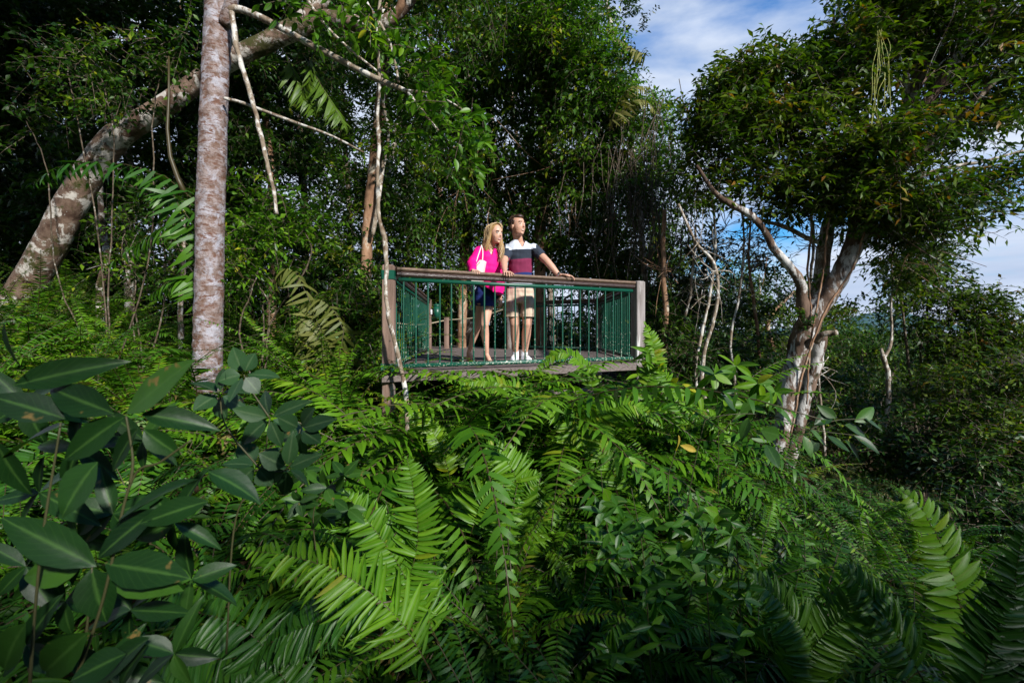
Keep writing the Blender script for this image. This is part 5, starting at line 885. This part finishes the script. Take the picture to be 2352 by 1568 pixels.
for ax, tx in ((1184, 1178), (1205, 1214)):
    a_ = P(ax, 806, 5.6); a = Acc(); cap(a, a_, [a_[0], a_[1], .06], .039, .042); melt('sock', a, MT['white'], man, .005, 2)
    t_ = P(tx, 830, 5.42); t_[2] = .042; h_ = np.array([a_[0], a_[1]+.04, .045]); a = Acc(); cap(a, h_, t_, .045, .042); cap(a, [a_[0], a_[1]-.02, .08], t_+[0, .07, .015], .042, .03); s = melt('shoe', a, MT['white'], man, .005, 3, lambda c: c.z < .012)
    a = Acc(); dd = t_-h_; dd[2] = 0; tube(a, [h_*[1, 1, 0]+[0, 0, .012], h_*[1, 1, 0]+dd+[0, 0, .012]], [.048, .045], 14, 6); V = np.concatenate(a.V); V[:, 2] = .003+(V[:, 2]-V[:, 2].min())*.22; a.V = [V]; obj('sole', a, plain('rubber', (.6, .6, .62), .6), s, tuple(man.location))
    for k in range(4):
        m_ = t_*(.25+.15*k)+np.array([a_[0], a_[1]-.02, .08])*(.75-.15*k)+[0, -.012, .036]; a = Acc(); cap(a, m_+[-.02, 0, -.004], m_+[.02, 0, -.004], .0025, .0025, 6); obj('lace', a, MT['cream'], s, tuple(man.location))
a = Acc(); wd = nrm(hr-er); q = wr_*.75+er*.25*0+hr*.25; tube(a, [q-wd*.012, q+wd*.012], [.034, .034], 18, 2); wt = small('watch', a, plain('steel', (.55, .53, .5), .3, .5, metallic=.9), man)
a = Acc(); sph(a, q+[0, -.026, .018], [.017, .008, .017]); obj('watch_face', a, MT['eye'], wt, tuple(man.location))

# ---- woman
wp0 = P(1098, 834, 5.4); wp0[2] = 0
wom = empty('person', tuple(wp0), 'woman with long blonde hair in a bright pink blouse and navy shorts beside the man', 'person')
hc = P(1138, 539, 5.2); HR = frame((.64, -.76, -.06)); b = Acc(); head(b, hc, HR, .96, True)
nb_ = P(1124, 570, 5.27); cap(b, hc+[-.02, .02, -.05], nb_, .043, .048)
sl, sr_ = P(1101, 577, 5.22), P(1144, 582, 5.38); cap(b, nb_+[0, 0, -.01], sl+[.01, 0, 0], .04, .046); cap(b, nb_+[0, 0, -.01], sr_, .04, .044)
loft(b, [(P(1122, 573, 5.28), .06, .055), (P(1123, 582, 5.28), .115, .075), (P(1124, 600, 5.28), .115, .085), (P(1122, 630, 5.30), .10, .08), (P(1119, 660, 5.33), .12, .095), (P(1117, 690, 5.36), .135, .10), (P(1117, 700, 5.36), .1, .09)], yaw=.3)
el, wl = P(1083, 607, 5.08), P(1086, 623, 4.86); chain(b, [sl, el], [.043, .036]); chain(b, [el, wl], [.035, .024])
hl = P(1087, 624, 4.80); hl[2] = 1.027; cap(b, wl, hl, .024, .019); hand(b, hl, (.35, -1, -.1), (0, 0, 1), .9, -1, .8)
er, wr_ = P(1150, 635, 5.44), P(1149, 682, 5.36); chain(b, [sr_, er], [.042, .035]); chain(b, [er, wr_], [.034, .023]); hand(b, wr_, (.03, .03, -1), (.8, -.6, 0), .9, 1, .6)
LG = [((1120, 692, 5.32), (1113, 746, 5.24), (1118, 812, 5.32), (1132, 833, 5.18)), ((1110, 692, 5.42), (1097, 748, 5.48), (1077, 808, 5.62), (1092, 833, 5.50))]
for h_, k_, a_, t_ in LG:
    h_, k_, a_, t_ = P(*h_), P(*k_), P(*a_), P(*t_); t_[2] = .03; chain(b, [h_, h_*.4+k_*.6, k_], [.082, .062, .048]); chain(b, [k_, k_*.68+a_*.32+[-.006, .018, 0], k_*.3+a_*.7, a_], [.046, .05, .034, .026])
    hl_ = np.array([a_[0]-.012, a_[1]+.02, .045]); cap(b, a_, hl_, .026, .026); cap(b, a_-[0, 0, .01], (hl_+t_)/2+[0, 0, .02], .026, .026); cap(b, hl_, t_, .026, .022)
melt('body', b, MT['skinw'], wom, .0045, 5); face(wom, None, hc, HR, .96, True)
L = lambda x, y, z: hc+HR@(np.array([x, y, z])*.96)
a = Acc(); sph(a, L(0, -.026, .048), np.array([.085, .096, .088])*.96, HR); sph(a, L(0, -.07, -.02), np.array([.07, .05, .09])*.96, HR)
chain(a, [L(.075, -.01, .03), L(.082, -.02, -.06), P(1117, 574, 5.18)], [.022, .026, .018]); chain(a, [L(-.07, .0, .03), L(-.085, -.01, -.06), P(1153, 572, 5.22), P(1149, 592, 5.16)], [.022, .03, .032, .012]); chain(a, [L(0, -.085, 0), L(0, -.10, -.1), P(1116, 574, 5.33)], [.05, .05, .03])
hb = melt('hair', a, MT['blonde'], wom, .005, 3)
a = Acc()
for k in range(620):
    g = 1 if k % 2 else -1; u = hg.random(); s0 = L(g*hg.uniform(.0, .03), .045-.09*u, .138-.03*u); s1 = L(g*(.086+hg.normal(0, .004)), .012-.10*u, .03+hg.normal(0, .01)); s2 = L(g*(.093+hg.normal(0, .006)), .0-.10*u, -.07)
    e0 = P(1117+hg.normal(0, 6), 577+hg.normal(0, 5), 5.20+.14*u) if g > 0 else P(1151+hg.normal(0, 4), 588+hg.normal(0, 9), 5.14+.12*u); m_ = (s2+e0)/2+hg.normal(0, .008, 3)+(np.array([-.008, 0, 0]) if g > 0 else np.array([.012, -.01, 0]))
    tube(a, [s0, (s0+s1)/2+HR@np.array([g*.02, 0, .022]), s1, s2, m_, e0], [.002, .0027, .0027, .0026, .0022, .0008], 3, 18, t=np.clip(hg.normal(.55, .28), 0, 1), wob=.0008)
obj('strands', a, MT['blonde'], hb, tuple(wom.location))
MT['pink'] = plain('pink_blouse', (.80, .003, .20), .7, .2, .25, 30, .06); MT['navy'] = plain('navy_cotton', (.012, .022, .12), .8, .2, .3, 40, .1)
a = Acc(); loft(a, [(P(1122, 568, 5.27), .062, .058), (P(1122, 575, 5.27), .112, .08), (P(1123, 588, 5.26), .132, .10), (P(1124, 610, 5.26), .128, .11), (P(1125, 640, 5.28), .132, .115), (P(1129, 660, 5.29), .135, .12), (P(1135, 677, 5.29), .11, .11)], yaw=.3)
cap(a, sl, el, .060, .056); cap(a, el+[0, 0, .005], wl*.8+el*.2, .056, .046); cap(a, sr_, er, .052, .05); cap(a, er, er*.4+wr_*.6+[0, 0, 0], .05, .052)
def bl(c):
    sx, sz = (c.x/c.y)*F+CX, HY-(c.z-EYE)*F/c.y
    if sz < 566.5 and 1108 < sx < 1140: return True
    if c.y < 5.3 and sz < 588:
        u = (588-sz)/20; return 1130-10*u < sx < 1130+5*u
    if sz > 646 and c.y < 5.36 and sx < 1141 and sz > 650+(sx-1105)*.72: return True
    if c.y > 5.38 and sz > 676: return True
    return False
melt('blouse', a, MT['pink'], wom, .0048, 6, bl, .007)
a = Acc(); loft(a, [(P(1118, 648, 5.33), .115, .09), (P(1117, 672, 5.35), .137, .112), (P(1116, 690, 5.36), .142, .118), (P(1116, 697, 5.36), .13, .11)], yaw=.3); loft(a, [(P(1121, 684, 5.33), .09, .1), (P(1120, 705, 5.31), .088, .098)]); loft(a, [(P(1110, 684, 5.42), .09, .1), (P(1108, 703, 5.43), .086, .095)])
zc = P(0, 703.5, 5.33)[2]; melt('shorts', a, MT['navy'], wom, .006, 3, lambda c: c.z < zc, .006)
for h_, k_, a_, t_ in LG:
    a_, t_ = P(*a_), P(*t_); t_[2] = .014; hl_ = np.array([a_[0]-.02, a_[1]+.035, .03]); a = Acc(); cap(a, hl_, t_, .036, .036); V = np.concatenate(a.V); lo = V[:, 2].min(); V[:, 2] = .003+(V[:, 2]-lo)*.22; a.V = [V]; s = small('sandal', a, MT['tan'], wom)
    a = Acc(); m_ = (hl_+t_)/2+[0, 0, .045]; cap(a, a_+[-.03, .0, -.015], a_+[.028, -.02, -.02], .004); cap(a, a_+[.02, -.025, -.02], m_, .004); cap(a, m_, t_+[0, 0, .03], .0045); cap(a, a_+[-.03, .03, -.02], a_+[.028, -.02, -.02], .004); obj('strap', a, MT['cream'], s, tuple(wom.location))
# ---- handbag
bg0 = P(1098, 627, 5.06); bag = empty('handbag', tuple(bg0), "small cream handbag hanging from the woman's shoulder by two thin straps", 'handbag')
def poly3(acc, pts, Z, th):
    n = len(pts); V = [P(x, y, Z) for x, y in pts]+[P(x, y, Z)+np.array([.02, th, 0]) for x, y in pts]
    acc.add(V, [np.arange(n)[None, ::-1], (np.arange(n)+n)[None], np.array([[k, (k+1) % n, n+(k+1) % n, n+k] for k in range(n)])])
a = Acc(); poly3(a, [(1083, 628), (1086, 619), (1093, 607), (1101, 597), (1107, 596.5), (1113, 599), (1110, 615), (1107, 632), (1106, 650), (1084, 652), (1080, 640)], 5.08, .08); me = melt('bag_body', a, MT['cream'], bag, .005, 4)
for q, nm in (([(1092, 607, 5.06), (1098, 588, 5.10), (1105, 567, 5.18), (1105, 563, 5.24), (1104, 570, 5.32)], 'strap'), ([(1108, 598, 5.08), (1109, 584, 5.11), (1108, 570, 5.17), (1105.5, 563, 5.23), (1106, 568, 5.3)], 'strap')):
    a = Acc(); tube(a, [P(*p) for p in q], [.0055]*5, 8, 24); obj(nm, a, MT['cream'], bag, tuple(bag.location))
a = Acc()
for k in range(7): sph(a, P(1084+k*3.1, 622-k*3.4, 5.065), [.006]*3, None, 8, 5)
obj('studs', a, MT['tan'], bag, tuple(bag.location))
